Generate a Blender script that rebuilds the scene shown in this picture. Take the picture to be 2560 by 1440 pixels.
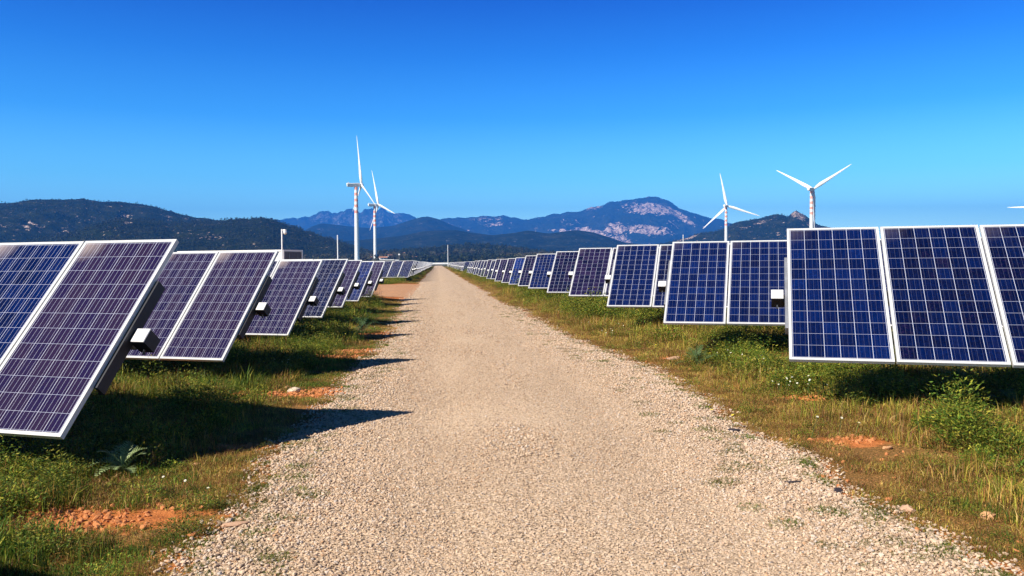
import bpy, math, random
import numpy as np
from mathutils import Matrix, Vector
random.seed(7); rng = np.random.default_rng(7)
for o in list(bpy.data.objects): bpy.data.objects.remove(o)
SC = bpy.context.scene; COL = SC.collection
R = math.radians

# ------------------------------------------------------------------ camera
EYE = 1.6; FPX = 2065.24
RM = np.array([[0.99597484, -0.08918087, -0.00899403],
               [0.01170191, 0.02988764, 0.99948476],
               [0.08886611, 0.99556693, -0.03081092]])
cam = bpy.data.cameras.new('camera'); cam.sensor_width = 36; cam.lens = FPX/2560*36
cam.clip_start = .1; cam.clip_end = 40000
co = bpy.data.objects.new('camera', cam); COL.objects.link(co); SC.camera = co
m3 = Matrix((RM[0], RM[1], -RM[2])).transposed()
co.matrix_world = Matrix.Translation((0, 0, EYE)) @ m3.to_4x4()

# ------------------------------------------------------------------ light
SUN_AZ, SUN_EL = 238.0, 37.0      # clockwise from +Y
w = bpy.data.worlds.new('World'); SC.world = w; w.use_nodes = True
nt = w.node_tree; bgn = nt.nodes['Background']
sky = nt.nodes.new('ShaderNodeTexSky'); sky.sky_type = 'NISHITA'; sky.sun_disc = False
sky.sun_elevation = R(SUN_EL); sky.sun_rotation = R(SUN_AZ)
sky.altitude = 300; sky.air_density = 1.0; sky.dust_density = 0.1; sky.ozone_density = 3.0
geo = nt.nodes.new('ShaderNodeTexCoord'); sep = nt.nodes.new('ShaderNodeSeparateXYZ')
nt.links.new(geo.outputs['Generated'], sep.inputs[0])
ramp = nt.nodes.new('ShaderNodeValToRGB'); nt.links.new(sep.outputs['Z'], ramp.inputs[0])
SKY_TINT = [(0.0, (2.8, 4.0, 3.6)), (.05, (1.7, 2.85, 2.9)), (.10, (.88, 2.05, 2.25)), (.17, (.28, 1.19, 1.98)), (.24, (.11, .72, 1.66)), (.30, (.05, .40, 1.36)), (.37, (.02, .12, .38)), (.5, (.012, .04, .10)), (1.0, (.01, .025, .06))]  # upper sky, out of view, darkened on purpose to deepen the ground shadows
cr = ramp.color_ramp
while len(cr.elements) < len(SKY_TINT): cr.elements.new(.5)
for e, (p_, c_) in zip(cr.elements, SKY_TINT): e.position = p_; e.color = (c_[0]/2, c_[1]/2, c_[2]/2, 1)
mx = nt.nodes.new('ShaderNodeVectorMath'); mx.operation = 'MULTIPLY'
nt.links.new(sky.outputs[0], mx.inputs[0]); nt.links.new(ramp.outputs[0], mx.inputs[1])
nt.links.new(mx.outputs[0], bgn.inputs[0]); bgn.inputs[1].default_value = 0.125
sl = bpy.data.lights.new('sun', 'SUN'); sl.energy = 4.9; sl.angle = R(.53); sl.color = (1, .93, .82)
so = bpy.data.objects.new('sun', sl); COL.objects.link(so)
sd = Vector((-math.sin(R(SUN_AZ))*math.cos(R(SUN_EL)), -math.cos(R(SUN_AZ))*math.cos(R(SUN_EL)), -math.sin(R(SUN_EL))))
so.rotation_euler = sd.to_track_quat('-Z', 'Y').to_euler(); so.location = (-40, -25, 40)
SC.view_settings.view_transform = 'Standard'; SC.view_settings.look = 'None'
SC.view_settings.exposure = 0.88; SC.view_settings.gamma = 1
SC.render.engine = 'CYCLES'
SC.cycles.max_bounces = 6; SC.cycles.volume_bounces = 0
SC.cycles.diffuse_bounces = 2

# ------------------------------------------------------------------ helpers
def ray(px, py):
    d = RM.T @ np.array([(px-1280)/FPX, (720-py)/FPX, 1.0]); return d
def azel(px, py):
    d = ray(px, py); h = math.hypot(d[0], d[1]); return math.atan2(d[0], d[1]), d[2]/h
def tag(o, label=None, cat=None, group=None, kind=None):
    if label: o['label'] = label
    if cat: o['category'] = cat
    if group: o['group'] = group
    if kind: o['kind'] = kind
    return o
def empty(name, loc, rz=0):
    o = bpy.data.objects.new(name, None); COL.objects.link(o); o.location = loc; o.rotation_euler = (0, 0, rz); return o
def mobj(name, me, parent=None, mats=None):
    o = bpy.data.objects.new(name, me); COL.objects.link(o); o.parent = parent
    if mats:
        for m in mats: me.materials.append(m)
    return o
class MB:
    def __init__(s): s.v = []; s.f = []; s.m = []; s.sm = []
    def add(s, vs, fs, mi=0, smooth=False):
        k = len(s.v); s.v += [tuple(x) for x in vs]; s.f += [tuple(i+k for i in f) for f in fs]
        s.m += [mi]*len(fs); s.sm += [smooth]*len(fs)
    def box(s, c, d, mi=0, M=None, bev=0.0):
        x, y, z = d[0]/2, d[1]/2, d[2]/2
        if bev > 0:
            b = min(bev, x*.9, y*.9, z*.9); vs = []
            for sz in (-1, 1):
                for k, (ex, ey, ez) in enumerate(((b, b, 0), (0, 0, b))):
                    ring = []
                    for sx, sy in ((-1, -1), (1, -1), (1, 1), (-1, 1)):
                        ring.append((sx*(x-(b if k == 0 else 0)), sy*(y-(b if k == 0 else 0)), sz*(z-(0 if k == 0 else b))))
                    vs.append(ring)
            vs = [vs[0], vs[1], vs[3], vs[2]]; P = [Vector(p)+Vector(c) for r_ in vs for p in r_]
            fs = [(3, 2, 1, 0), (12, 13, 14, 15)]
            for r_ in range(3):
                for q in range(4): fs.append((r_*4+q, r_*4+(q+1) % 4, (r_+1)*4+(q+1) % 4, (r_+1)*4+q))
        else:
            P = [Vector((sx*x, sy*y, sz*z))+Vector(c) for sz in (-1, 1) for sx, sy in ((-1, -1), (1, -1), (1, 1), (-1, 1))]
            fs = [(3, 2, 1, 0), (4, 5, 6, 7)]+[(q, (q+1) % 4, 4+(q+1) % 4, 4+q) for q in range(4)]
        if M is not None: P = [M @ p for p in P]
        s.add(P, fs, mi); return s
    def tube(s, p0, p1, r0, r1=None, n=12, mi=0, caps=True, segs=1):
        r1 = r0 if r1 is None else r1; p0 = Vector(p0); p1 = Vector(p1); d = (p1-p0).normalized()
        a = d.orthogonal().normalized(); b = d.cross(a); P = []
        for k in range(segs+1):
            t = k/segs; c = p0.lerp(p1, t); r = r0+(r1-r0)*t
            P += [c+a*math.cos(2*math.pi*i/n)*r+b*math.sin(2*math.pi*i/n)*r for i in range(n)]
        fs = [(k*n+i, k*n+(i+1) % n, (k+1)*n+(i+1) % n, (k+1)*n+i) for k in range(segs) for i in range(n)]
        s.add(P, fs, mi, True)
        if caps: s.add(P[:n], [tuple(range(n-1, -1, -1))], mi); s.add(P[-n:], [tuple(range(n))], mi)
        return s
    def sphere(s, c, r, mi=0, nu=12, nv=8, sc=(1, 1, 1)):
        P = []
        for j in range(nv+1):
            th = math.pi*j/nv
            for i in range(nu):
                ph = 2*math.pi*i/nu; P.append((c[0]+r*sc[0]*math.sin(th)*math.cos(ph), c[1]+r*sc[1]*math.sin(th)*math.sin(ph), c[2]+r*sc[2]*math.cos(th)))
        fs = [(j*nu+i, (j+1)*nu+i, (j+1)*nu+(i+1) % nu, j*nu+(i+1) % nu) for j in range(nv) for i in range(nu)]
        s.add(P, fs, mi, True); return s
    def mesh(s, name, mats):
        me = bpy.data.meshes.new(name); me.from_pydata(s.v, [], s.f); me.update()
        me.polygons.foreach_set('material_index', s.m); me.polygons.foreach_set('use_smooth', s.sm)
        for m in mats: me.materials.append(m)
        return me
    def build(s, name, mats, parent=None):
        return mobj(name, s.mesh(name, mats if isinstance(mats, (list, tuple)) else [mats]), parent)

# --- value noise in numpy
_perm = rng.random((256, 256))
def vnoise(x, y):
    xi = np.floor(x).astype(int); yi = np.floor(y).astype(int); fx = x-xi; fy = y-yi
    fx = fx*fx*(3-2*fx); fy = fy*fy*(3-2*fy)
    g = lambda a, b: _perm[a & 255, b & 255]
    return (g(xi, yi)*(1-fx)+g(xi+1, yi)*fx)*(1-fy)+(g(xi, yi+1)*(1-fx)+g(xi+1, yi+1)*fx)*fy
def fbm(x, y, o=4, lac=2.03, gain=.5):
    x = np.asarray(x, float); y = np.asarray(y, float); a = 1; s = 0; t = 0
    for k in range(o): s = s+a*vnoise(x+17.3*k, y+9.1*k); t += a; a *= gain; x = x*lac; y = y*lac
    return s/t
def ridged(x, y, o=4):
    a = 1; s = 0; t = 0
    for k in range(o): s = s+a*(1-np.abs(2*vnoise(x+31.7*k, y+5.3*k)-1)); t += a; a *= .5; x = x*2.1; y = y*2.1
    return s/t

# ------------------------------------------------------------------ materials
def newmat(name):
    m = bpy.data.materials.new(name); m.use_nodes = True; n = m.node_tree; return m, n, n.nodes['Principled BSDF']
def N(n, t, **k):
    x = n.nodes.new(t)
    for a, b in k.items(): setattr(x, a, b)
    return x
def noise(n, vec, scale, detail=4, rough=.55):
    x = N(n, 'ShaderNodeTexNoise'); x.inputs['Scale'].default_value = scale; x.inputs['Detail'].default_value = detail
    x.inputs['Roughness'].default_value = rough
    if vec is not None: n.links.new(vec, x.inputs['Vector'])
    return x.outputs['Fac']
def rampn(n, fac, stops, interp='LINEAR'):
    x = N(n, 'ShaderNodeValToRGB'); c = x.color_ramp; c.interpolation = interp
    while len(c.elements) < len(stops): c.elements.new(.5)
    for e, (p_, q) in zip(c.elements, stops): e.position = p_; e.color = (*q, 1) if len(q) == 3 else q
    n.links.new(fac, x.inputs[0]); return x.outputs[0]
def mix(n, fac, a, b, mode='MIX'):
    x = N(n, 'ShaderNodeMix', data_type='RGBA', blend_type=mode)
    for i, v in ((0, fac), (6, a), (7, b)):
        if isinstance(v, (int, float)): x.inputs[i].default_value = v
        elif isinstance(v, tuple): x.inputs[i].default_value = (*v, 1)
        else: n.links.new(v, x.inputs[i])
    return x.outputs[2]
def mth(n, op, a, b=None, c=None):
    x = N(n, 'ShaderNodeMath', operation=op)
    for i, v in enumerate((a, b, c)):
        if v is None: continue
        if isinstance(v, (int, float)): x.inputs[i].default_value = v
        else: n.links.new(v, x.inputs[i])
    return x.outputs[0]
def bump(n, bs, h, strength, dist):
    b = N(n, 'ShaderNodeBump'); b.inputs['Strength'].default_value = strength; b.inputs['Distance'].default_value = dist
    n.links.new(h, b.inputs['Height']); n.links.new(b.outputs[0], bs.inputs['Normal'])
def simple(name, col, rough=.5, metal=0, nscale=0, nvar=.15):
    m, n, b = newmat(name); b.inputs['Roughness'].default_value = rough; b.inputs['Metallic'].default_value = metal
    if nscale:
        tc = N(n, 'ShaderNodeTexCoord'); f = noise(n, tc.outputs['Object'], nscale)
        lo = tuple(c*(1-nvar) for c in col); hi = tuple(min(1, c*(1+nvar)) for c in col)
        n.links.new(rampn(n, f, [(.3, lo), (.7, hi)]), b.inputs['Base Color'])
    else: b.inputs['Base Color'].default_value = (*col, 1)
    return m
M_ALU = simple('aluminium', (.56, .56, .56), .42, .0, 3, .06)
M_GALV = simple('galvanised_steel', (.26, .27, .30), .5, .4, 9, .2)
M_SHADESTEEL = simple('shaded_steel', (.018, .02, .028), .55, .3, 7, .25)  # shade of left end rails and box sides put into the colour
M_BOX = simple('grey_plastic', (.72, .71, .70), .45, 0, 12, .07)
M_BACK = simple('backsheet', (.5, .5, .52), .6)
M_WHITE = simple('white_paint', (.80, .80, .79), .4, 0, .3, .05)

def cells_mat():
    m, n, b = newmat('solar_cells'); uv = N(n, 'ShaderNodeUVMap'); sp = N(n, 'ShaderNodeSeparateXYZ'); n.links.new(uv.outputs[0], sp.inputs[0])
    u, v = sp.outputs[0], sp.outputs[1]         # u: 0..6 cells, v: 0..12 cells
    def line(x, half, off=.5):                   # 1 where the distance to the nearest cell border is < half
        fr = mth(n, 'FRACT', x); d = mth(n, 'ABSOLUTE', mth(n, 'SUBTRACT', fr, off)); return d
    du = mth(n, 'SUBTRACT', .5, line(u, 0)); dv = mth(n, 'SUBTRACT', .5, line(v, 0))
    gu = mth(n, 'LESS_THAN', du, .0145); gv = mth(n, 'LESS_THAN', dv, .010)
    fr = mth(n, 'FRACT', mth(n, 'MULTIPLY', u, 1.0))
    bb = None
    for c in (.19, .5, .81):
        q = mth(n, 'LESS_THAN', mth(n, 'ABSOLUTE', mth(n, 'SUBTRACT', fr, c)), .0085)
        bb = q if bb is None else mth(n, 'MAXIMUM', bb, q)
    fl = N(n, 'ShaderNodeCombineXYZ'); n.links.new(mth(n, 'FLOOR', u), fl.inputs[0]); n.links.new(mth(n, 'FLOOR', v), fl.inputs[1])
    oi = N(n, 'ShaderNodeObjectInfo'); n.links.new(mth(n, 'MULTIPLY', oi.outputs['Random'], 91), fl.inputs[2])
    wn = N(n, 'ShaderNodeTexWhiteNoise'); wn.noise_dimensions = '3D'; n.links.new(fl.outputs[0], wn.inputs[0])
    at = N(n, 'ShaderNodeAttribute'); at.attribute_type = 'OBJECT'; at.attribute_name = 'tone'
    tone = mth(n, 'ADD', at.outputs['Fac'], mth(n, 'MULTIPLY', mth(n, 'SUBTRACT', wn.outputs[0], .5), .22))
    # crystal flakes of polycrystalline silicon
    vo = N(n, 'ShaderNodeTexVoronoi'); vo.inputs['Scale'].default_value = 9; n.links.new(uv.outputs[0], vo.inputs['Vector'])
    sv = N(n, 'ShaderNodeSeparateColor'); n.links.new(vo.outputs['Color'], sv.inputs[0])
    tone = mth(n, 'ADD', tone, mth(n, 'MULTIPLY', mth(n, 'SUBTRACT', sv.outputs[0], .5), .16))
    base = rampn(n, tone, [(.0, (.024, .014, .042)), (.27, (.013, .009, .048)), (.37, (.0008, .0028, .022)), (.75, (.0012, .010, .075)), (1.0, (.003, .032, .20))])
    ab = N(n, 'ShaderNodeAttribute'); ab.attribute_type = 'OBJECT'; ab.attribute_name = 'ribbon'
    c = mix(n, mth(n, 'MULTIPLY', bb, ab.outputs['Fac']), base, (.36, .37, .49))
    c = mix(n, gv, c, (.36, .38, .50)); c = mix(n, gu, c, (.50, .52, .63))
    # dust: thicker near the top corner and in streaks running down
    mp = N(n, 'ShaderNodeMapping'); mp.inputs['Scale'].default_value = (9, .35, 1); n.links.new(uv.outputs[0], mp.inputs[0])
    dst = noise(n, mp.outputs[0], 1.2, 5)
    c = mix(n, mth(n, 'MULTIPLY', mth(n, 'MAXIMUM', mth(n, 'SUBTRACT', dst, .45), 0), .05), c, (.5, .42, .36))
    dx_ = mth(n, 'MULTIPLY', u, .9); dy_ = mth(n, 'SUBTRACT', 12, v); rr_ = mth(n, 'SQRT', mth(n, 'ADD', mth(n, 'MULTIPLY', dx_, dx_), mth(n, 'MULTIPLY', dy_, dy_)))
    gr_ = mth(n, 'SUBTRACT', 1, mth(n, 'DIVIDE', rr_, 1.5)); gr_ = mth(n, 'MAXIMUM', mth(n, 'MULTIPLY', gr_, mth(n, 'ADD', dst, .2)), 0)
    gr_ = mth(n, 'MULTIPLY', gr_, mth(n, 'MULTIPLY', ab.outputs['Fac'], .75))
    c = mix(n, gr_, c, (.55, .45, .40))
    sp2 = noise(n, uv.outputs[0], 2.3, 2); drop = mth(n, 'GREATER_THAN', sp2, .80)
    c = mix(n, mth(n, 'MULTIPLY', drop, .55), c, (.7, .7, .7))
    n.links.new(c, b.inputs['Base Color']); b.inputs['Roughness'].default_value = .10
    b.inputs['IOR'].default_value = 1.33
    return m
M_CELL = cells_mat()

# ------------------------------------------------------------------ ground
SOIL = [(-2.3, 5.4, .62, .38), (-2.05, 10.45, .85, .36), (-3.4, 11.4, .95, .42), (-1.45, 10.4, .5, .36), (-1.4, 18.6, 1.0, .7), (-1.6, 15.2, .7, .4), (-1.7, 7.4, .45, .12),
        (3.62, 6.95, .34, .16), (3.75, 13.1, .40, .32), (5.7, 4.7, .5, .3), (4.1, 9.1, .35, .2), (-1.7, 14.4, .5, .25), (-2.6, 14.0, .5, .2), (4.6, 10.9, .5, .25), (-4.3, 4.6, .5, .3)]
def road_l(y):
    e = np.interp(y, [0, 4, 8, 12, 16, 22, 30, 37, 40, 62, 67, 76, 120, 600], [-1.12, -1.18, -1.32, -1.15, -1.02, -1.12, -1.3, -1.5, -1.35, -1.35, -1.5, -1.5, -1.6, -1.8])
    return e + .28*(fbm(y*1.3, y*0+3.1, 4)-.5) + .3*(fbm(y*.25, y*0+8.1, 2)-.5)
def road_r(y):
    e = np.interp(y, [0, 4, 6, 9, 12, 16, 28, 50, 100, 600], [2.6, 2.66, 2.8, 2.98, 3.1, 2.75, 2.6, 2.5, 2.5, 2.3])
    return e + .3*(fbm(y*1.1, y*0+23.1, 4)-.5) + .35*(fbm(y*.25, y*0+48.1, 2)-.5)
def in_road(x, y): return (x > road_l(y)) & (x < road_r(y))
def in_track(x, y):   # the side track joining from the left
    c = 51+(-1.5-x)*.36; hw = 11.5+1.2*(fbm(x*.4, y*0, 3)-.5)*2+np.clip((x+5)*.7, 0, 2)
    return (x < -1.2) & (np.abs(y-c) < hw)
def gz(x, y):         # gentle swell of the verge beside the road
    x = np.asarray(x, float); y = np.asarray(y, float)
    d = np.clip(np.maximum(-1.9-x, x-3.5), 0, 3)
    fade = np.clip((220-np.abs(y))/120, 0, 1)*np.clip((60-np.abs(x))/30, 0, 1)
    return fade*(.09*np.clip(d, 0, 1)*(fbm(x*.5+40, y*.5, 3)-.35)+.05*np.clip(d, 0, 1)*(fbm(x*2.5, y*2.5+7, 3)-.5))

def grid_mesh(name, xs, ys, zf):
    X, Y = np.meshgrid(xs, ys); Z = zf(X, Y); nx, ny = len(xs), len(ys)
    v = np.stack([X, Y, Z], -1).reshape(-1, 3); i = np.arange(nx*ny).reshape(ny, nx)
    f = np.stack([i[:-1, :-1], i[:-1, 1:], i[1:, 1:], i[1:, :-1]], -1).reshape(-1, 4)
    me = bpy.data.meshes.new(name); me.vertices.add(len(v)); me.vertices.foreach_set('co', v.ravel())
    me.loops.add(f.size); me.loops.foreach_set('vertex_index', f.ravel().astype(np.int32))
    me.polygons.add(len(f)); me.polygons.foreach_set('loop_start', np.arange(0, f.size, 4, dtype=np.int32))
    me.update(calc_edges=True); me.polygons.foreach_set('use_smooth', np.ones(len(f), bool)); return me, v
def ground_mat():
    m, n, b = newmat('earth'); g = N(n, 'ShaderNodeNewGeometry'); P = g.outputs['Position']
    n1 = noise(n, P, 1.1, 5); n2 = noise(n, P, 9, 6); n3 = noise(n, P, 60, 3); nb = noise(n, P, .012, 4)
    earth = rampn(n, n2, [(.25, (.24, .06, .016)), (.5, (.47, .135, .034)), (.75, (.60, .22, .07))])
    earth = mix(n, mth(n, 'MULTIPLY', n3, .5), earth, (.62, .26, .09))
    turf = rampn(n, n3, [(.3, (.05, .03, .010)), (.46, (.17, .10, .028)), (.58, (.36, .17, .055)), (.72, (.50, .28, .12))])
    at = N(n, 'ShaderNodeAttribute'); at.attribute_name = 'soil'
    k = mth(n, 'ADD', at.outputs['Fac'], mth(n, 'MULTIPLY', mth(n, 'SUBTRACT', n2, .5), .9))
    near = mix(n, rampn(n, k, [(.42, (0, 0, 0)), (.58, (1, 1, 1))]), turf, earth)
    far = rampn(n, nb, [(.35, (.045, .06, .022)), (.5, (.10, .095, .04)), (.62, (.16, .13, .07))])
    ln = N(n, 'ShaderNodeVectorMath', operation='LENGTH'); n.links.new(P, ln.inputs[0])
    fk = N(n, 'ShaderNodeMapRange'); fk.inputs[1].default_value = 150; fk.inputs[2].default_value = 420; n.links.new(ln.outputs[1], fk.inputs[0])
    n.links.new(mix(n, fk.outputs[0], near, far), b.inputs['Base Color']); b.inputs['Roughness'].default_value = .95
    b.inputs['Specular IOR Level'].default_value = .1
    bump(n, b, mth(n, 'ADD', n2, mth(n, 'MULTIPLY', n3, .4)), .9, .03); return m
def geo_axis(a, b, n0, near):   # fine near zero, coarse far
    t = np.linspace(0, 1, n0); return near+(b-near)*t**5
xs = np.concatenate([-geo_axis(0, 8400, 60, 18)[::-1], np.arange(-17.8, 18, .2), geo_axis(0, 8400, 60, 18)])
ys = np.concatenate([-geo_axis(0, 2800, 20, 3)[::-1], np.arange(-2.8, 40, .2), np.arange(40, 120, 1.0), geo_axis(0, 11300, 70, 121)])
me, v = grid_mesh('ground', xs, ys, lambda X, Y: gz(X, Y))
soil = np.zeros(len(v))
for cx, cy, a, b_ in SOIL:
    q = np.sqrt(((v[:, 0]-cx)/a)**2+((v[:, 1]-cy)/b_)**2)-.1+1.1*(fbm(v[:, 0]*3, v[:, 1]*3, 3)-.5); soil = np.maximum(soil, np.clip(1.5-q, 0, 1))
near_ = (v[:, 1] < 400) & (np.abs(v[:, 0]) < 60)
soil = np.maximum(soil, np.where(near_ & in_track(v[:, 0], v[:, 1]), .85, 0))
edge = np.minimum(np.abs(v[:, 0]-road_l(v[:, 1])), np.abs(v[:, 0]-road_r(v[:, 1])))
soil = np.maximum(soil, np.where(near_, np.clip(.62-edge*1.2, 0, 1), 0))
soil = np.maximum(soil, .30)
a_ = me.attributes.new('soil', 'FLOAT', 'POINT'); a_.data.foreach_set('value', soil)
tag(mobj('ground', me, None, [ground_mat()]), kind='structure')

# road: crowned sheet with a ragged edge, 4 mm or more above the earth
def road_mat(name, tint):
    m, n, b = newmat(name); g = N(n, 'ShaderNodeNewGeometry'); P = g.outputs['Position']
    vo = N(n, 'ShaderNodeTexVoronoi'); vo.inputs['Scale'].default_value = 34; n.links.new(P, vo.inputs['Vector'])
    sc_ = N(n, 'ShaderNodeSeparateColor'); n.links.new(vo.outputs['Color'], sc_.inputs[0])
    st = rampn(n, sc_.outputs[0], [(0, tint[0]), (.5, tint[1]), (1, tint[2])])
    big = noise(n, P, .8, 4); c = mix(n, mth(n, 'MULTIPLY', big, .5), st, tint[3])
    ve = N(n, 'ShaderNodeTexVoronoi', feature='DISTANCE_TO_EDGE'); ve.inputs['Scale'].default_value = 34; n.links.new(P, ve.inputs['Vector'])
    fine = noise(n, P, 60, 3); ed = mth(n, 'ADD', ve.outputs['Distance'], mth(n, 'MULTIPLY', mth(n, 'SUBTRACT', fine, .5), .35))
    pit_shade = noise(n, P, 75, 2, .4); c = mix(n, rampn(n, pit_shade, [(.36, (1, 1, 1)), (.42, (0, 0, 0))]), c, (.12, .08, .055))  # pits darkened in the colour, like shaded hollows
    c = mix(n, rampn(n, ed, [(.015, (1, 1, 1)), (.06, (0, 0, 0))]), c, (.26, .17, .10))  # shade in the gaps between stones painted into the colour
    vd = N(n, 'ShaderNodeTexVoronoi'); vd.inputs['Scale'].default_value = 1.9; n.links.new(P, vd.inputs['Vector'])
    n.links.new(c, b.inputs['Base Color']); b.inputs['Roughness'].default_value = .9; b.inputs['Specular IOR Level'].default_value = .2
    h = mth(n, 'SUBTRACT', 1, vo.outputs['Distance']); bump(n, b, h, .7, .010); return m
M_ROAD = road_mat('gravel_bed', ((.54, .40, .27), (.68, .50, .34), (.74, .57, .42), (.68, .49, .32)))
yy = np.concatenate([np.arange(-3, 40, .12), np.arange(40, 110, .5), np.arange(110, 530, 4)])
nu = 41; t = np.linspace(0, 1, nu)
Lx = road_l(yy)[:, None]; Rx = road_r(yy)[:, None]; X = Lx+(Rx-Lx)*t[None]; Y = np.repeat(yy[:, None], nu, 1)
Z = .006+.045*np.sin(np.pi*t[None])**.6+.012*(fbm(X*1.5, Y*.6, 3)-.5)*np.sin(np.pi*t[None])-.018*np.exp(-((X-.0)/.35)**2)-.018*np.exp(-((X-1.75)/.35)**2)
Z = np.maximum(Z, .006)
i = np.arange(X.size).reshape(X.shape); f = np.stack([i[:-1, :-1], i[:-1, 1:], i[1:, 1:], i[1:, :-1]], -1).reshape(-1, 4)
me = bpy.data.meshes.new('road'); me.from_pydata(np.stack([X, Y, Z], -1).reshape(-1, 3).tolist(), [], f.tolist())
me.polygons.foreach_set('use_smooth', np.ones(len(f), bool)); tag(mobj('road', me, None, [M_ROAD]), kind='structure')
def road_z(x, y):
    l = road_l(y); r = road_r(y); s = np.clip((x-l)/(r-l), 0, 1)
    return np.where((s > 0) & (s < 1), np.maximum(.006+.045*np.sin(np.pi*s)**.6-.018*np.exp(-((x-.0)/.35)**2)-.018*np.exp(-((x-1.75)/.35)**2), .006), 0)
# side track: pale orange compacted earth
xt = np.arange(-40, -1.0, .4); X = np.repeat(xt[:, None], 31, 1); c = 51+(-1.5-xt)*.36
hw = 10+1.2*(fbm(xt*.9, xt*0, 3)-.5)*2+np.clip((xt+5)*.7, 0, 2); hw = hw*np.where(xt < -2.2, 1, 1)
Y = c[:, None]+hw[:, None]*np.linspace(-1, 1, 31)[None]
sel = X > road_l(Y)+.12; X = np.where(sel, road_l(Y)+.12, X)
i = np.arange(X.size).reshape(X.shape); f = np.stack([i[:-1, :-1], i[1:, :-1], i[1:, 1:], i[:-1, 1:]], -1).reshape(-1, 4)
Zt = gz(X, Y)+.02
Zt = np.where(X > -1.9, .004+np.zeros_like(X), Zt)
me = bpy.data.meshes.new('side_track'); me.from_pydata(np.stack([X, Y, Zt], -1).reshape(-1, 3).tolist(), [], f.tolist())
tag(mobj('side_track', me, None, [road_mat('track_bed', ((.50, .23, .10), (.62, .33, .17), (.68, .42, .25), (.60, .25, .09)))]), kind='structure')

# ------------------------------------------------------------------ scattered stuff through instances
def points_obj(name, P, S, ROT, IDX, coll, kind_label=None):
    me = bpy.data.meshes.new(name); me.vertices.add(len(P)); me.vertices.foreach_set('co', np.asarray(P, np.float32).ravel())
    a = me.attributes.new('scl', 'FLOAT_VECTOR', 'POINT'); a.data.foreach_set('vector', np.asarray(S, np.float32).ravel())
    a = me.attributes.new('rot', 'FLOAT_VECTOR', 'POINT'); a.data.foreach_set('vector', np.asarray(ROT, np.float32).ravel())
    a = me.attributes.new('idx', 'INT', 'POINT'); a.data.foreach_set('value', np.asarray(IDX, np.int32))
    o = mobj(name, me); ng = bpy.data.node_groups.new(name, 'GeometryNodeTree')
    ng.interface.new_socket('Geometry', in_out='INPUT', socket_type='NodeSocketGeometry'); ng.interface.new_socket('Geometry', in_out='OUTPUT', socket_type='NodeSocketGeometry')
    gi = ng.nodes.new('NodeGroupInput'); go = ng.nodes.new('NodeGroupOutput'); ci = ng.nodes.new('GeometryNodeCollectionInfo')
    ci.inputs['Collection'].default_value = coll; ci.inputs['Separate Children'].default_value = True; ci.inputs['Reset Children'].default_value = True
    io = ng.nodes.new('GeometryNodeInstanceOnPoints'); io.inputs['Pick Instance'].default_value = True
    def na(nm, ty):
        x = ng.nodes.new('GeometryNodeInputNamedAttribute'); x.data_type = ty; x.inputs[0].default_value = nm; return x.outputs[0]
    L = ng.links; L.new(gi.outputs[0], io.inputs['Points']); L.new(ci.outputs[0], io.inputs['Instance'])
    L.new(na('idx', 'INT'), io.inputs['Instance Index']); L.new(na('scl', 'FLOAT_VECTOR'), io.inputs['Scale'])
    er = ng.nodes.new('FunctionNodeEulerToRotation'); L.new(na('rot', 'FLOAT_VECTOR'), er.inputs[0]); L.new(er.outputs[0], io.inputs['Rotation'])
    L.new(io.outputs[0], go.inputs[0]); md = o.modifiers.new('scatter', 'NODES'); md.node_group = ng
    tag(o, kind='stuff'); return o
def src_coll(name, meshes):
    c = bpy.data.collections.new(name)
    for k, me in enumerate(meshes):
        o = bpy.data.objects.new('%s_%02d' % (name, k), me); c.objects.link(o)
    return c
def mesh_np(name, v, f, mats, smooth=False, col=None):
    me = bpy.data.meshes.new(name); me.from_pydata([tuple(x) for x in v], [], [tuple(x) for x in f])
    if smooth: me.polygons.foreach_set('use_smooth', [True]*len(f))
    for m in mats: me.materials.append(m)
    if col is not None:
        a = me.color_attributes.new('col', 'FLOAT_COLOR', 'POINT'); a.data.foreach_set('color', np.concatenate([np.asarray(col, float), np.ones((len(col), 1))], 1).ravel())
    return me
# stones
def stone_mesh(name, seed, mat, sub=1, flat=.62, jag=.22):
    import bmesh
    bm = bmesh.new(); bmesh.ops.create_icosphere(bm, subdivisions=sub, radius=1); r_ = random.Random(seed)
    ax = [Vector([r_.gauss(0, 1) for _ in range(3)]).normalized() for _ in range(7)]; cut = [r_.uniform(.55, .9) for _ in ax]
    for v_ in bm.verts:
        for a, c in zip(ax, cut):
            d = v_.co.dot(a)
            if d > c: v_.co -= a*(d-c)
        v_.co *= 1+r_.uniform(-jag, jag)*.5
        v_.co.z *= flat; v_.co.x *= 1.15
    me_ = bpy.data.meshes.new(name); bm.to_mesh(me_); bm.free(); me_.materials.append(mat); return me_
def stone_mat():
    m, n, b = newmat('crushed_stone'); oi = N(n, 'ShaderNodeObjectInfo'); g = N(n, 'ShaderNodeNewGeometry')
    c = rampn(n, oi.outputs['Random'], [(0, (.20, .14, .095)), (.15, (.42, .30, .20)), (.40, (.58, .42, .285)), (.68, (.68, .515, .37)), (.84, (.52, .46, .41)), (.94, (.58, .33, .17)), (1, (.12, .10, .09))])
    f = noise(n, g.outputs['Position'], 90, 3); c = mix(n, mth(n, 'MULTIPLY', f, .35), c, (.50, .37, .27))
    n.links.new(c, b.inputs['Base Color']); b.inputs['Roughness'].default_value = .85; b.inputs['Specular IOR Level'].default_value = .25; return m
M_STONE = stone_mat()
stones = src_coll('crushed_stone', [stone_mesh('crushed_stone', s, M_STONE) for s in range(8)])
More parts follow.
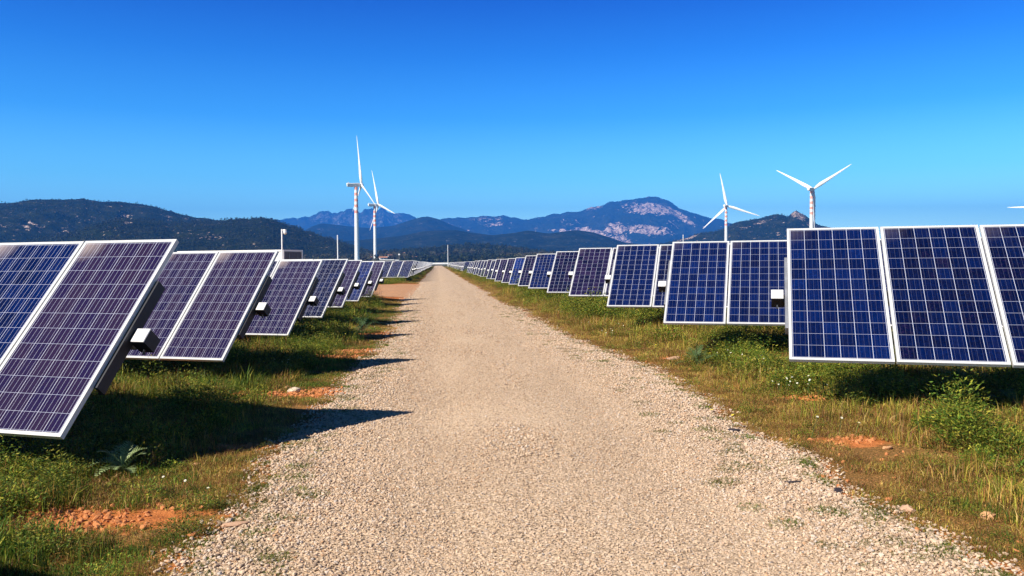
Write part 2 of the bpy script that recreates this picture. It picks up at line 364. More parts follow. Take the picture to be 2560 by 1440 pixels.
def scatter_stones():
    P = []; S = []
    def zone(y0, y1, dens, smin, smax, pad):
        n_ = int((y1-y0)*6.0*dens); y = rng.uniform(y0, y1, n_); x = rng.uniform(-2.4, 4.0, n_)
        l = road_l(y); r = road_r(y); dl = x-l; dr = r-x; d = np.minimum(dl, dr)
        keep = rng.random(n_) < np.clip((d+pad)/pad, 0, 1)**1.4
        # sparser where the wheels have packed the gravel; coarse stones pushed to the sides
        wheel = np.exp(-((x-.75)/1.1)**2); edge_ = np.clip(1-d/1.4, 0, 1)
        patch = fbm(x*1.1, y*.6+50, 3)
        keep &= rng.random(n_) < 1-.35*wheel*(patch > .45)
        x, y, d, edge_, wheel = x[keep], y[keep], d[keep], edge_[keep], wheel[keep]
        s = smin+(smax-smin)*rng.random(len(x))**3.0; s = s*(.52+.46*edge_+.35*np.exp(-((x-.8)/.35)**2)*(fbm(x*2, y*.7, 2) > .5))
        z = np.where(d > 0, road_z(x, y), gz(x, y))+s*np.where(edge_ > .3, .5, .40)
        P.append(np.stack([x, y, z], 1)); S.append(s)
    zone(3.2, 7, 4600, .0060, .0165, .26); zone(7, 12, 2700, .0066, .018, .28); zone(12, 16, 1600, .0085, .021, .34); zone(16, 20, 900, .009, .023, .34); zone(20, 32, 300, .011, .026, .4); zone(32, 48, 110, .012, .028, .4); zone(48, 75, 35, .014, .03, .4)
    P = np.concatenate(P); S = np.concatenate(S); n_ = len(P)
    sc = S[:, None]*rng.uniform(.75, 1.25, (n_, 3)); rot = np.stack([rng.normal(0, .35, n_), rng.normal(0, .35, n_), rng.uniform(0, 6.28, n_)], 1)
    points_obj('gravel', P, sc, rot, rng.integers(0, 8, n_), stones)
scatter_stones()

# vegetation
def leaf_mat(name, tint=(1, 1, 1), trans=.25):
    m, n, b = newmat(name); at = N(n, 'ShaderNodeAttribute'); at.attribute_name = 'col'
    oi = N(n, 'ShaderNodeObjectInfo'); k = N(n, 'ShaderNodeHueSaturation'); n.links.new(at.outputs['Color'], k.inputs['Color'])
    n.links.new(mth(n, 'ADD', .485, mth(n, 'MULTIPLY', oi.outputs['Random'], .03)), k.inputs['Hue'])
    n.links.new(mth(n, 'ADD', .52, mth(n, 'MULTIPLY', oi.outputs['Random'], .80)), k.inputs['Value'])
    c = mix(n, 1.0, k.outputs[0], tint, 'MULTIPLY'); n.links.new(c, b.inputs['Base Color']); b.inputs['Roughness'].default_value = .6
    b.inputs['Specular IOR Level'].default_value = .25
    tr = N(n, 'ShaderNodeBsdfTranslucent'); n.links.new(c, tr.inputs[0]); ms = N(n, 'ShaderNodeMixShader'); ms.inputs[0].default_value = trans
    n.links.new(b.outputs[0], ms.inputs[1]); n.links.new(tr.outputs[0], ms.inputs[2]); n.links.new(ms.outputs[0], n.nodes['Material Output'].inputs[0]); return m
M_LEAF = leaf_mat('leaf')
GREENS = [(.07, .13, .012), (.10, .17, .016), (.15, .20, .022), (.05, .095, .012)]
YGREEN = [(.28, .27, .03), (.36, .31, .04), (.22, .24, .025)]
DRY = [(.48, .27, .07), (.62, .42, .15), (.36, .15, .045), (.46, .32, .06), (.22, .10, .04)]
def blade_patch(name, n, rad, h0, h1, wid, pal, lean=.5, seed=0, curl=.6):
    r_ = random.Random(seed); V = []; F = []; C = []
    for _ in range(n):
        a = r_.uniform(0, 6.283); q = rad*math.sqrt(r_.random()); x, y = q*math.cos(a), q*math.sin(a)
        h = r_.uniform(h0, h1)*(1-.35*(q/rad)**2); w_ = wid*r_.uniform(.6, 1.3); th = r_.uniform(0, 6.283); ln = r_.random()**1.3*lean*h; h *= 1-.25*min(1, ln/h/2.4)
        dx, dy = math.cos(th)*ln, math.sin(th)*ln; px, py = -math.sin(th)*w_, math.cos(th)*w_; k = len(V)
        tw = r_.uniform(-1, 1); px2, py2 = px*math.cos(tw)-py*math.sin(tw), px*math.sin(tw)+py*math.cos(tw)
        V += [(x-px2, y-py2, -.02), (x+px2, y+py2, -.02), (x+dx*.35-px2*.8, y+dy*.35-py2*.8, h*.55), (x+dx*.35+px2*.8, y+dy*.35+py2*.8, h*.55), (x+dx*(1+curl*.4), y+dy*(1+curl*.4), h*max(.35, 1-.3*curl*(ln/h)))]
        F += [(k, k+1, k+3, k+2), (k+2, k+3, k+4)]; c = r_.choice(pal); b_ = r_.uniform(.75, 1.25); c = tuple(i*b_ for i in c)
        C += [c]*2+[c]*3
    return mesh_np(name, V, F, [M_LEAF], False, C)
def leafy(name, n, rad, h, ll, lw, pal, seed=0):
    """broad-leaved weed: leaves on short stems spread over a low mound"""
    r_ = random.Random(seed); V = []; F = []; C = []
    for _ in range(n):
        a = r_.uniform(0, 6.283); q = rad*math.sqrt(r_.random()); z = h*r_.uniform(.15, 1)*(1-.6*(q/rad)**2); c0 = Vector((q*math.cos(a), q*math.sin(a), z))
        d = Vector((math.cos(a+r_.uniform(-.9, .9)), math.sin(a+r_.uniform(-.9, .9)), r_.uniform(-.2, .9))).normalized(); s = d.cross(Vector((r_.gauss(0, .4), r_.gauss(0, .4), 1))).normalized()
        l = ll*r_.uniform(.6, 1.3); w_ = lw*r_.uniform(.7, 1.2); k = len(V); m_ = c0+d*l*.5-Vector((0, 0, l*.06))
        V += [tuple(c0), tuple(m_-s*w_), tuple(c0+d*l), tuple(m_+s*w_)]; F += [(k, k+1, k+2, k+3)]; c = r_.choice(pal); b_ = r_.uniform(.7, 1.3); C += [tuple(i*b_ for i in c)]*4
    return mesh_np(name, V, F, [M_LEAF], False, C)
green_short = [blade_patch('turf', 210, .26, .02, .085, .0034, GREENS*2+YGREEN[:1]+DRY[2:3], 2.2, s) for s in range(3)]
green_tall = [blade_patch('tall_grass', 120, .22, .06, .27, .0042, GREENS*2+YGREEN, 1.0, 10+s) for s in range(3)]
dry_short = [blade_patch('dry_turf', 220, .27, .02, .12, .0030, DRY*4+YGREEN+GREENS[:2], 2.4, 20+s) for s in range(3)]
dry_tall = [blade_patch('dry_tall_grass', 100, .22, .07, .30, .0036, YGREEN*2+DRY*2+GREENS[:1], 1.1, 30+s) for s in range(3)]
weedy = [leafy('weed', 330, .24, .24, .034, .008, GREENS+YGREEN, 40+s) for s in range(2)]+[leafy('weed', 330, .18, .46, .036, .006, YGREEN+GREENS, 44)]
veg = src_coll('ground_cover', green_short+green_tall+dry_short+dry_tall+weedy)
def near_soil(x, y):
    m_ = np.zeros(len(x), bool); nz = 2.2*(fbm(x*3.5, y*3.5, 3)-.5)+.7*(rng.random(len(x))-.5)
    for cx, cy, a, b_ in SOIL: m_ |= (((x-cx)/a)**2+((y-cy)/b_)**2) < .8+nz
    return m_
def scatter_veg():
    P = []; S = []; I = []
    def zone(x0, x1, y0, y1, dens, sc):
        n_ = int((x1-x0)*(y1-y0)*dens); x = rng.uniform(x0, x1, n_); y = rng.uniform(y0, y1, n_)
        d = np.maximum(road_l(y)-x, x-road_r(y)); jit = .55*(fbm(x*2.2, y*2.2, 3)-.5)
        keep = (d+jit > .04) & ~near_soil(x, y) & ~in_track(x, y)
        keep &= (rng.random(n_) < np.clip(.25+d*.9, 0, 1))
        keep &= fbm(x*1.6+9, y*1.6, 3) > .25+.14*(d < 1.6)*rng.random(n_)
        x, y, d = x[keep], y[keep], d[keep]; k = len(x); left = x < 0; wet = fbm(x*.45, y*.45+3, 3); rnd = rng.random(k)
        idx = np.zeros(k, int); sel = rng.integers(0, 3, k)
        tallp = np.clip((d-.5)*.36, 0, .55)*np.where(wet > .45, 1.5, .5)
        tall = rng.random(k) < tallp; dryp = np.where(left, .46, 1.15)+(.5-wet)*.9; dryp = np.where((~left) & (y < 6.5), dryp-.35, dryp); dry = rng.random(k) < dryp
        idx = np.where(tall, np.where(dry, 9, 3), np.where(dry, 6, 0))+sel
        wp = fbm(x*.9+31, y*.9, 3); wd = (rnd < np.where(d > .9, np.where(wp > .50, np.where(left, .34, .30+.25*(d > 1.3)), .05), .04)); idx = np.where(wd, 12+sel, idx)
        s = sc*rng.uniform(.6, 1.3, k)*np.clip(.55+d*.35, .5, 1)
        P.append(np.stack([x, y, gz(x, y)], 1)); bush = (idx >= 12) & (~left) & (d > 1.2) & (rng.random(k) < .35); s = np.where(bush, s*1.35, s)
        S.append(np.stack([s, s, s*rng.uniform(.7, 1.3, k)*(.65+.7*fbm(x*1.3, y*1.3+77, 2))], 1)); I.append(idx)
    zone(-9, -1, 3.2, 9, 135, .72); zone(2.2, 9, 3.2, 10, 135, .72); zone(-13, -1, 9, 16, 80, .85); zone(2.2, 14, 10, 16, 80, .85)
    zone(-16, -.8, 16, 40, 26, 1.1); zone(2, 18, 16, 40, 26, 1.1)
    zone(-12, -1, 60, 130, 5, 1.6); zone(2, 14, 40, 130, 6, 1.6); zone(-8, -1.2, 130, 320, 1.6, 2.2); zone(2, 9, 130, 320, 1.6, 2.2)
    P = np.concatenate(P); S = np.concatenate(S); I = np.concatenate(I); n_ = len(P)
    rot = np.stack([rng.normal(0, .05, n_), rng.normal(0, .05, n_), rng.uniform(0, 6.28, n_)], 1)
    points_obj('grass', P, S, rot, I, veg)
    # little tufts creeping onto the gravel
    n_ = 520; y = 3.5+26*rng.random(n_)**1.5; sd_ = rng.random(n_) < .45; x = np.where(sd_, road_l(y)+rng.random(n_)**2*.5, road_r(y)-rng.random(n_)**2*.8)
    s = rng.uniform(.18, .5, n_)
    points_obj('grass_tufts', np.stack([x, y, np.maximum(road_z(x, y), 0)], 1), np.stack([s, s, s], 1), np.stack([y*0, y*0, rng.uniform(0, 6, n_)], 1), rng.integers(0, 3, n_), veg)
scatter_veg()

# flowers
def flower_mesh(name, petal, centre, n, seed, h=.13, r0=.0075):
    r_ = random.Random(seed); mb = MB()
    for _ in range(n):
        x, y = r_.gauss(0, .09), r_.gauss(0, .06); z = h*r_.uniform(.7, 1.3); c = Vector((x+r_.gauss(0, .02), y, z)); mb.tube((x, y, 0), c, .0015, n=3, mi=0, caps=False)
        nrm = Vector((r_.uniform(-.6, .2), r_.uniform(-.9, .1), .8)).normalized(); a = nrm.orthogonal().normalized(); b_ = nrm.cross(a)
        for k in range(9):
            t0, t1 = 2*math.pi*k/9, 2*math.pi*(k+.8)/9; d0 = a*math.cos(t0)+b_*math.sin(t0); d1 = a*math.cos(t1)+b_*math.sin(t1)
            mb.add([c+d0*r0*.25, c+d0*r0+nrm*.002, c+d1*r0+nrm*.002, c+d1*r0*.25], [(0, 1, 2, 3)], 1)
        mb.sphere(c+nrm*.002, r0*.34, 2, 6, 4)
    return mb.mesh(name, [simple('stem_green', (.06, .11, .02), .6), petal, centre])
M_PW = simple('white_petal', (.8, .8, .76), .6); M_PY = simple('yellow_petal', (.85, .66, .03), .6)
flowers = src_coll('wildflower', [flower_mesh('daisies', M_PW, M_PY, 6, 1), flower_mesh('daisies', M_PW, M_PY, 3, 2, .12), flower_mesh('yellow_flowers', M_PY, M_PY, 2, 3, .17), flower_mesh('yellow_flowers', M_PY, M_PY, 1, 4, .14, .014)])
fp = [(4.0, 9.4, 0), (4.15, 9.3, 0), (4.25, 9.5, 1), (5.2, 9.6, 0), (5.3, 9.5, 1), (5.0, 9.7, 1), (5.95, 8.3, 3), (4.4, 12.5, 0), (4.5, 12.3, 1), (5.9, 10.2, 2), (5.0, 14.6, 0), (-2.2, 8.1, 3), (-3.2, 12.1, 2), (-1.6, 19, 1), (-2.4, 12.7, 0), (2.75, 7.5, 3), (2.6, 7.7, 3), (4.3, 11.1, 3)]
q = 36; fx = np.where(rng.random(q) < .3, rng.uniform(-6, -1.8, q), rng.uniform(3.4, 8, q)); fy = rng.uniform(5, 30, q); fi = rng.choice([0, 1, 2, 3], q, p=[.3, .35, .2, .15])
ok = ~near_soil(fx, fy); fx, fy, fi = fx[ok], fy[ok], fi[ok]
fx = np.concatenate([[p_[0] for p_ in fp], fx]); fy = np.concatenate([[p_[1] for p_ in fp], fy]); fi = np.concatenate([[p_[2] for p_ in fp], fi]).astype(int)
q = len(fx); s = rng.uniform(.9, 1.5, q)
points_obj('wildflowers', np.stack([fx, fy, gz(fx, fy)], 1), np.stack([s, s, s], 1), np.stack([fx*0, fx*0, rng.normal(0, .3, q)], 1), fi, flowers)

# thistles: rosettes of long pinnate, spiny, grey-green leaves
M_THIS = simple('thistle_leaf', (.20, .26, .10), .55, 0, 40, .25); M_THG = simple('green_thistle_leaf', (.07, .13, .04), .6, 0, 40, .25)
def thistle(loc, h, nl, mat, label, seed, rz=0):
    r_ = random.Random(seed); root = empty('thistle', (*loc, float(gz(loc[0], loc[1]))), rz)
    tag(root, label, 'plant', 'thistle plants by the road'); st = MB(); st.tube((0, 0, -.02), (.01, 0, h*.55), .008, .005, 6)
    st.build('stem', mat, root)
    for k in range(nl):
        a = 2.4*k+r_.uniform(-.3, .3); L = h*r_.uniform(.75, 1.15); el = r_.uniform(.35, 1.2); mb = MB(); pts = []
        for i in range(13):
            t = i/12; e = el-1.1*t*t; 
            if i == 0: p = Vector((0, 0, h*.1*(k % 4)))
            else: p = pts[-1]+Vector((math.cos(a)*math.cos(e), math.sin(a)*math.cos(e), math.sin(e)))*L/12
            pts.append(p)
        sd_ = Vector((-math.sin(a), math.cos(a), 0))
        for i in range(12):
            w0, w1 = .006*(1-i/14), .006*(1-(i+1)/14)
            mb.add([pts[i]-sd_*w0, pts[i]+sd_*w0, pts[i+1]+sd_*w1, pts[i+1]-sd_*w1], [(0, 1, 2, 3)])
            if i > 1:
                fw = (pts[i+1]-pts[i]).normalized(); ll = L*.26*math.sin(math.pi*(i/12)**.8)+.012
                for s_ in (-1, 1):
                    d = (sd_*s_*1.0+fw*.6+Vector((0, 0, .25+r_.uniform(-.15, .15)))).normalized(); b0 = pts[i]
                    mb.add([b0-fw*.006, b0+fw*.008, b0+d*ll*.5+fw*.006, b0+d*ll, b0+d*ll*.5-fw*.004], [(0, 1, 2, 3, 4)])
        mb.build('leaf', mat, root)
    return root
thistle((-2.42, 6.50), .27, 12, M_THIS, 'grey green thistle in the black shadow of the nearest left panel row', 1, 2.5)
thistle((6.35, 9.6), .46, 14, M_THIS, 'pale spiny thistle below the nearest right panel row, lit against dark shade', 2)
thistle((5.95, 8.05), .30, 12, M_THG, 'green feathery thistle beside a yellow flower at the right edge', 3)
thistle((4.75, 4.9), .22, 12, M_THG, 'low green thistle in short grass at the bottom right of the verge', 4)
thistle((-1.75, 18.9), .5, 16, M_THG, 'tall green thistle standing left of the road where the gravel narrows', 5)
thistle((3.9, 12.2), .38, 12, M_THG, 'green thistle in front of the second right panel row', 6)
thistle((-5.3, 13.2), .34, 12, M_THG, 'green thistle under the front edge of the second left panel row', 7)

# crumbs of bare earth
def scatter_clods():
    P = []; S = []
    for cx, cy, a, b_ in SOIL:
        k = int(520*a*b_/.2); q = rng.normal(0, .55, (k, 2)); x, y = cx+q[:, 0]*a, cy+q[:, 1]*b_; s = .006+.022*rng.random(k)**4; P.append(np.stack([x, y, gz(x, y)+s*.2], 1)); S.append(s)
    n_ = 1400; y = rng.uniform(3.5, 16, n_); x = np.where(rng.random(n_) < .4, road_l(y)-rng.random(n_)**1.5*2.5, road_r(y)+rng.random(n_)**1.5*2.5); s = .005+.02*rng.random(n_)**5; P.append(np.stack([x, y, gz(x, y)+s*.3], 1)); S.append(s)
    P = np.concatenate(P); S = np.concatenate(S); n_ = len(P)
    points_obj('earth_clods', P, S[:, None]*rng.uniform(.6, 1.4, (n_, 3)), np.stack([rng.normal(0, .4, n_), rng.normal(0, .4, n_), rng.uniform(0, 6.28, n_)], 1), rng.integers(0, 4, n_), src_coll('clod', [stone_mesh('clod', 90+s, M_CLOD, 1, .7, .5) for s in range(4)]))
M_CLOD = simple('earth_clod', (.50, .19, .065), .95, 0, 30, .35); scatter_clods()

# single stones one can point to
def big_stone(loc, size, seed, mat, label, rz=0, sc=(1, 1, 1)):
    me = stone_mesh('stone', seed, mat, 2, .6, .3); o = mobj('stone', me); o.location = (*loc, max(float(gz(*loc)), float(road_z(*loc)))+size*.25)
    o.scale = (size*sc[0], size*sc[1], size*sc[2]); o.rotation_euler = (0, 0, rz); tag(o, label, 'stone', 'loose stones beside the road'); return o
M_S1 = simple('pinkish_rock', (.50, .30, .19), .85, 0, 14, .3); M_S2 = simple('orange_rock', (.60, .32, .15), .85, 0, 14, .3); M_S3 = simple('pale_rock', (.58, .46, .34), .85, 0, 14, .3)
M_S4 = simple('dark_slate', (.045, .035, .04), .7, 0, 14, .3)
big_stone((-1.24, 5.12), .045, 31, M_S1, 'long reddish stone on the left edge of the gravel', .2, (1.7, .7, .6))
big_stone((-1.31, 5.22), .036, 32, M_S3, 'rounded tan stone touching the long reddish stone', 1.0, (1, .9, .9))
big_stone((-1.82, 10.55), .075, 33, M_S3, 'pale round stone on the orange soil left of the road', .4)
big_stone((-1.93, 10.75), .06, 38, M_S2, 'small orange stone behind the pale round one', .1)
big_stone((3.75, 6.6), .045, 34, M_S2, 'flat orange stone in the dry grass near the bare soil on the right', .3, (1.3, .8, .5))
big_stone((3.35, 4.75), .05, 35, M_S2, 'blocky orange stone where gravel meets grass at the lower right', .9)
big_stone((2.95, 4.95), .05, 36, M_S1, 'small brown stone on the right gravel margin', .5)
big_stone((2.72, 5.42), .055, 37, M_S4, 'black flat fragment lying on the gravel at right', .9, (1.2, .6, .35))
big_stone((2.48, 5.60), .045, 39, M_S4, 'thin dark fragment left of the black one', .1, (1.5, .5, .25))
big_stone((2.70, 7.40), .05, 40, M_S4, 'dark clod on the gravel near the middle of the right edge', .1, (1.3, .7, .5))
big_stone((3.75, 13.0), .10, 41, M_S1, 'reddish stone on bare soil before the third right panel row', .1, (1.2, .8, .8))
big_stone((-1.95, 6.75), .035, 42, M_S2, 'small orange stone in the grass left of the gravel', .1)
big_stone((-2.5, 4.85), .03, 43, M_S3, 'pale pebble in the grass at the lower left', .1)
big_stone((3.3, 5.35), .035, 44, M_S3, 'pale flat stone among gravel near the green grass on the right', 1.1, (1.4, .8, .5))

# ------------------------------------------------------------------ solar trackers
PW, PL, PG = .992, 1.956, 1.012; FR = .029; TH = .040
HEAD = R(-22.44)
fmb = MB()
fmb.box((PW/2, PL/2-FR/2, -TH/2), (PW, FR, TH)).box((PW/2, -PL/2+FR/2, -TH/2), (PW, FR, TH))
fmb.box((FR/2, 0, -TH/2), (FR, PL-2*FR, TH)).box((PW-FR/2, 0, -TH/2), (FR, PL-2*FR, TH))
FRAME_ME = fmb.mesh('panel', [M_ALU])
def sheet(mb, x0, mi=0, z=-.003):
    mb.add([(x0+FR, -PL/2+FR, z), (x0+PW-FR, -PL/2+FR, z), (x0+PW-FR, PL/2-FR, z), (x0+FR, PL/2-FR, z)], [(0, 1, 2, 3)], mi)
    mb.add([(x0+FR, -PL/2+FR, z-.006), (x0+PW-FR, -PL/2+FR, z-.006), (x0+PW-FR, PL/2-FR, z-.006), (x0+FR, PL/2-FR, z-.006)], [(3, 2, 1, 0)], mi+1)
def cell_uv(me):
    uv = me.uv_layers.new(name='UVMap')
    for p_ in me.polygons:
        for k, li in enumerate(p_.loop_indices):
            uv.data[li].uv = [(-.06, -.06), (6.06, -.06), (6.06, 12.06), (-.06, 12.06)][k % 4] if p_.material_index == me['cellmat'] else (0, 0)
smb = MB(); sheet(smb, 0); SHEET_ME = smb.mesh('cell_sheet', [M_CELL, M_BACK]); SHEET_ME['cellmat'] = 0; cell_uv(SHEET_ME)
def rail_mesh(): # clamp rail behind one panel, across the tube
    mb = MB()
    for x in (.26, PW-.26): mb.box((x, 0, -TH-.022), (.05, 1.0, .04))
    return mb.mesh('rail', [M_GALV])
RAIL_ME = rail_mesh()
def post_mesh(h):
    mb = MB(); mb.box((0, 0, h/2-.15), (.10, .012, h+.3)); mb.box((-.05, 0, h/2-.15), (.012, .12, h+.3)); mb.box((.05, 0, h/2-.15), (.012, .12, h+.3))
    mb.box((0, 0, h-.01), (.16, .2, .03)); return mb.mesh('post', [M_GALV])
end_cache = {}
def tube_mesh(n, side):
    if ('t', n, side) not in end_cache:
        mb = MB(); a, b_ = (0, n*PG) if side > 0 else (-n*PG, 0); z = -TH-.042-.06; mb.box(((a+b_)/2, 0, z), (b_-a+.04, .12, .12)); end_cache['t', n, side] = mb.mesh('torque_tube', [M_GALV])
    return end_cache['t', n, side]
def endrail_mesh(side):
    if ('e', side) not in end_cache:
        mb = MB(); mb.box((-side*.018, 0, -.085), (.03, 1.06, .10)); mb.box((-side*.018+side*.02, 0, -.135), (.06, 1.06, .008)); end_cache['e', side] = mb.mesh('end_rail', [M_SHADESTEEL if side < 0 else M_GALV])  # left rail coloured as in shade, right rail in plain steel
    return end_cache['e', side]
def jbox_mesh(side):
    if ('b', side) not in end_cache:
        mb = MB(); mb.box((-side*.112, 0, -.160), (.125, .125, .15), 1, bev=.006); mb.box((-side*.045, 0, -.19), (.05, .10, .09), 1); mb.tube((-side*.11, -.064, -.19), (-side*.11, -.10, -.21), .012, n=8, mi=1)
        end_cache['b', side] = mb.mesh('junction_box', [M_BOX, M_SHADESTEEL]); mb = MB(); mb.box((-side*.112, 0, -.080), (.131, .131, .012), 0, bev=.004); end_cache['c', side] = mb.mesh('cover', [M_BOX])  # box body coloured as in shade, cover holds the lit face
    return end_cache['b', side]
ORD = ['nearest', 'second', 'third', 'fourth', 'fifth', 'sixth', 'seventh', 'eighth', 'ninth', 'tenth', 'eleventh', 'twelfth', 'thirteenth', 'fourteenth', 'fifteenth', 'sixteenth']
def frame_of(bx, by, bz, dt):
    t = R(46.23+dt); c, s = math.cos(t), math.sin(t); h = HEAD
    v = Vector((-math.sin(h)*c, math.cos(h)*c, s)); C = Vector((bx, by, bz+EYE))+v*PL/2; return t, C
def tracker(bx, by, bz, dt, side, n, tones, label, group):
    t, C = frame_of(bx, by, bz, dt); root = empty('solar_tracker', (C.x, C.y, 0), HEAD); tag(root, label, 'solar tracker', group)
    RX = Matrix.Rotation(t, 4, 'X'); T = Matrix.Translation((0, 0, C.z))
    for k in range(n):
        x0 = k*PG if side > 0 else -PW-k*PG
        jr = random.uniform(-.004, .004); p_ = mobj('panel', FRAME_ME, root); p_.matrix_local = T @ RX @ Matrix.Translation((x0, jr, random.uniform(-.003, .003)))
        c = mobj('cell_sheet', SHEET_ME, p_); c['ribbon'] = .95 if side < 0 else .14; c['tone'] = float(tones[k % len(tones)]) if k < len(tones) else random.choice(tones)+random.uniform(-.08, .08)  # ribbon reflection put into the colour, stronger on left rows
        r_ = mobj('rail', RAIL_ME, p_)
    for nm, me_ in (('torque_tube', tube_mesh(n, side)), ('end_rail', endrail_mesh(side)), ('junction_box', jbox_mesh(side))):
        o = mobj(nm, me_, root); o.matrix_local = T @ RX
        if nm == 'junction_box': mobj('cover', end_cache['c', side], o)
    pm = post_mesh(C.z-.12)
    for k in range(0, n if side < 0 else n-6, 4):
        o = mobj('post', pm, root); o.location = (side*((2.7 if side < 0 else 6.6)+k*PG), .07, 0)
    return root
LROWS = [(-2.761, 6.261, -1.242, 2.6), (-2.816, 11.038, -1.241, 1.4), (-2.866, 16.007, -1.346, 1.1), (-2.816, 20.261, -1.279, 0), (-2.9, 25.221, -1.297, .5), (-2.879, 30.031, -1.336, .7), (-2.738, 34.099, -1.351, 1.5)]
RROWS = [(3.574, 8.152, -1.015, -1.1), (3.691, 13.327, -1.015, -2.1), (3.753, 18.228, -1.002, -.8), (3.671, 23.118, -.953, -2.1), (3.646, 27.666, -1.021, -.7), (3.639, 33.354, -1.05, -.4), (3.658, 37.966, -1.079, -.3), (3.666, 43.17, -1.137, -.3), (3.66, 47.9, -1.16, 0), (3.6, 52.9, -1.18, .2), (3.70, 58.6, -1.15, 0)]
LT = [[.10, .62, .3], [.12, .16, .1], [.22, .42, .2], [.45, .3], [.18, .3], [.72, .5], [.08, .2]]
RT = [[.62, .48, .47], [.66, .60, .5], [.60, .5], [.28, .3], [.38, .4], [.62, .5], [.36, .4], [.80, .5], [.3, .3], [.3, .4], [.33, .4]]
LD = ['with purple brown cells and a grey box at its end', 'with purple brown panels behind the front row', 'with dark panels flecked blue', 'with a dark blue end panel', 'with narrow looking purple end panel', 'with bright blue end panel', 'with purple end panel beside the side track']
# the row level with the photographer, whose shadow falls into the lower left corner
tracker(-3.02, 1.30, -1.242, 2, -1, 8, [.2], 'panel row beside the camera casting the shadow in the lower left corner', 'left rows of solar panels before the side track')
for i_, (bx, by, bz, dt) in enumerate(LROWS):
    tracker(bx, by, bz, dt, -1, 12, LT[i_], '%s left panel row, %s' % (ORD[i_], LD[i_]), 'left rows of solar panels before the side track')
RD = ['deep blue panels with grey box at its left end', 'two blue panels showing left of the first row', 'blue panel and part of another showing', 'purplish panel and a sliver of another', 'dark navy end panel', 'mid blue end panel', 'dark end panel', 'bright blue end panel', 'dark narrow end panel', 'dark end panel', 'dark end panel']
for i_, (bx, by, bz, dt) in enumerate(RROWS):
    tracker(bx, by, bz, dt, 1, 12 if i_ < 4 else 8, RT[i_], '%s right panel row, %s' % (ORD[i_], RD[i_]), 'right rows of solar panels')
# second group on the left, its first row shows three panels and no box
y = 70.6
for k in range(3):
    tracker(-2.55, y, -1.17, 0, -1, 8, [.5, .52, .48] if k == 0 else [.4, .5], ['front row beyond the side track, left, three blue panels in view', 'second panel row left of the road beyond the side track', 'third panel row left of the road beyond the side track'][k], 'left rows of solar panels beyond the side track'); y += 4.75
def far_mesh(side, n=8):
    mb = MB(); M_ = Matrix.Rotation(R(46.2), 4, 'X')
    for k in range(n):
        x0 = k*PG if side > 0 else -PW-k*PG
        vv = []
        for c, d in (((x0+PW/2, PL/2-FR/2, -TH/2), (PW, FR, TH)), ((x0+PW/2, -PL/2+FR/2, -TH/2), (PW, FR, TH)), ((x0+FR/2, 0, -TH/2), (FR, PL-2*FR, TH)), ((x0+PW-FR/2, 0, -TH/2), (FR, PL-2*FR, TH))): mb.box(c, d, 0)
        sheet(mb, x0, 1)
    mb.box((side*n*PG/2, 0, -.14), (n*PG, .12, .12), 3); mb.box((-side*.11, 0, -.155), (.13, .13, .15), 0)
    me = mb.mesh('solar_tracker', [M_ALU, M_CELL, M_BACK, M_GALV]); me['cellmat'] = 1; cell_uv(me); me.transform(M_)
    z0 = -(PL/2)*math.sin(R(46.2)); mb2 = MB()
    for k in range(0, n, 4): mb2.box((side*(1.6+k*PG), .07, -.62), (.1, .1, 1.1), 0)
    me2 = mb2.mesh('tmp', [M_GALV])
    import bmesh
    bm = bmesh.new(); bm.from_mesh(me); nf = len(bm.faces); bm.from_mesh(me2); bm.faces.ensure_lookup_table()
    for f_ in bm.faces[nf:]: f_.material_index = 3
    bm.to_mesh(me); bm.free(); return me
FAR = {-1: far_mesh(-1), 1: far_mesh(1)}
def far_tracker(bx, by, bz, side, label, group):
    t, C = frame_of(bx, by, bz, 0); o = mobj('solar_tracker', FAR[side]); o.location = (C.x, C.y, C.z); o.rotation_euler = (0, 0, HEAD); o['tone'] = random.uniform(.25, .6); o['ribbon'] = .3; tag(o, label, 'solar tracker', group)
while y < 320:
    far_tracker(-2.5, y, -1.2+random.uniform(-.04, .04), -1, 'distant panel row in the narrowing line left of the road', 'distant left rows of solar panels'); y += 4.75
y = 63.6
k = 11
while y < 330:
    if not 112 < y < 126:
        far_tracker(3.7, y, -1.18+random.uniform(-.05, .05)-(.05 if y > 120 else 0), 1, (['twelfth', 'thirteenth', 'fourteenth', 'fifteenth', 'sixteenth', 'seventeenth', 'eighteenth', 'nineteenth', 'twentieth', 'twenty-first'][int((y-63.5)/4.9)]+' right panel row, small in the distance before the gap') if y < 112 else 'far panel row right of the road, beyond the gap in the line', 'distant right rows of solar panels' if y < 112 else 'farthest right rows of solar panels')
    y += 4.9

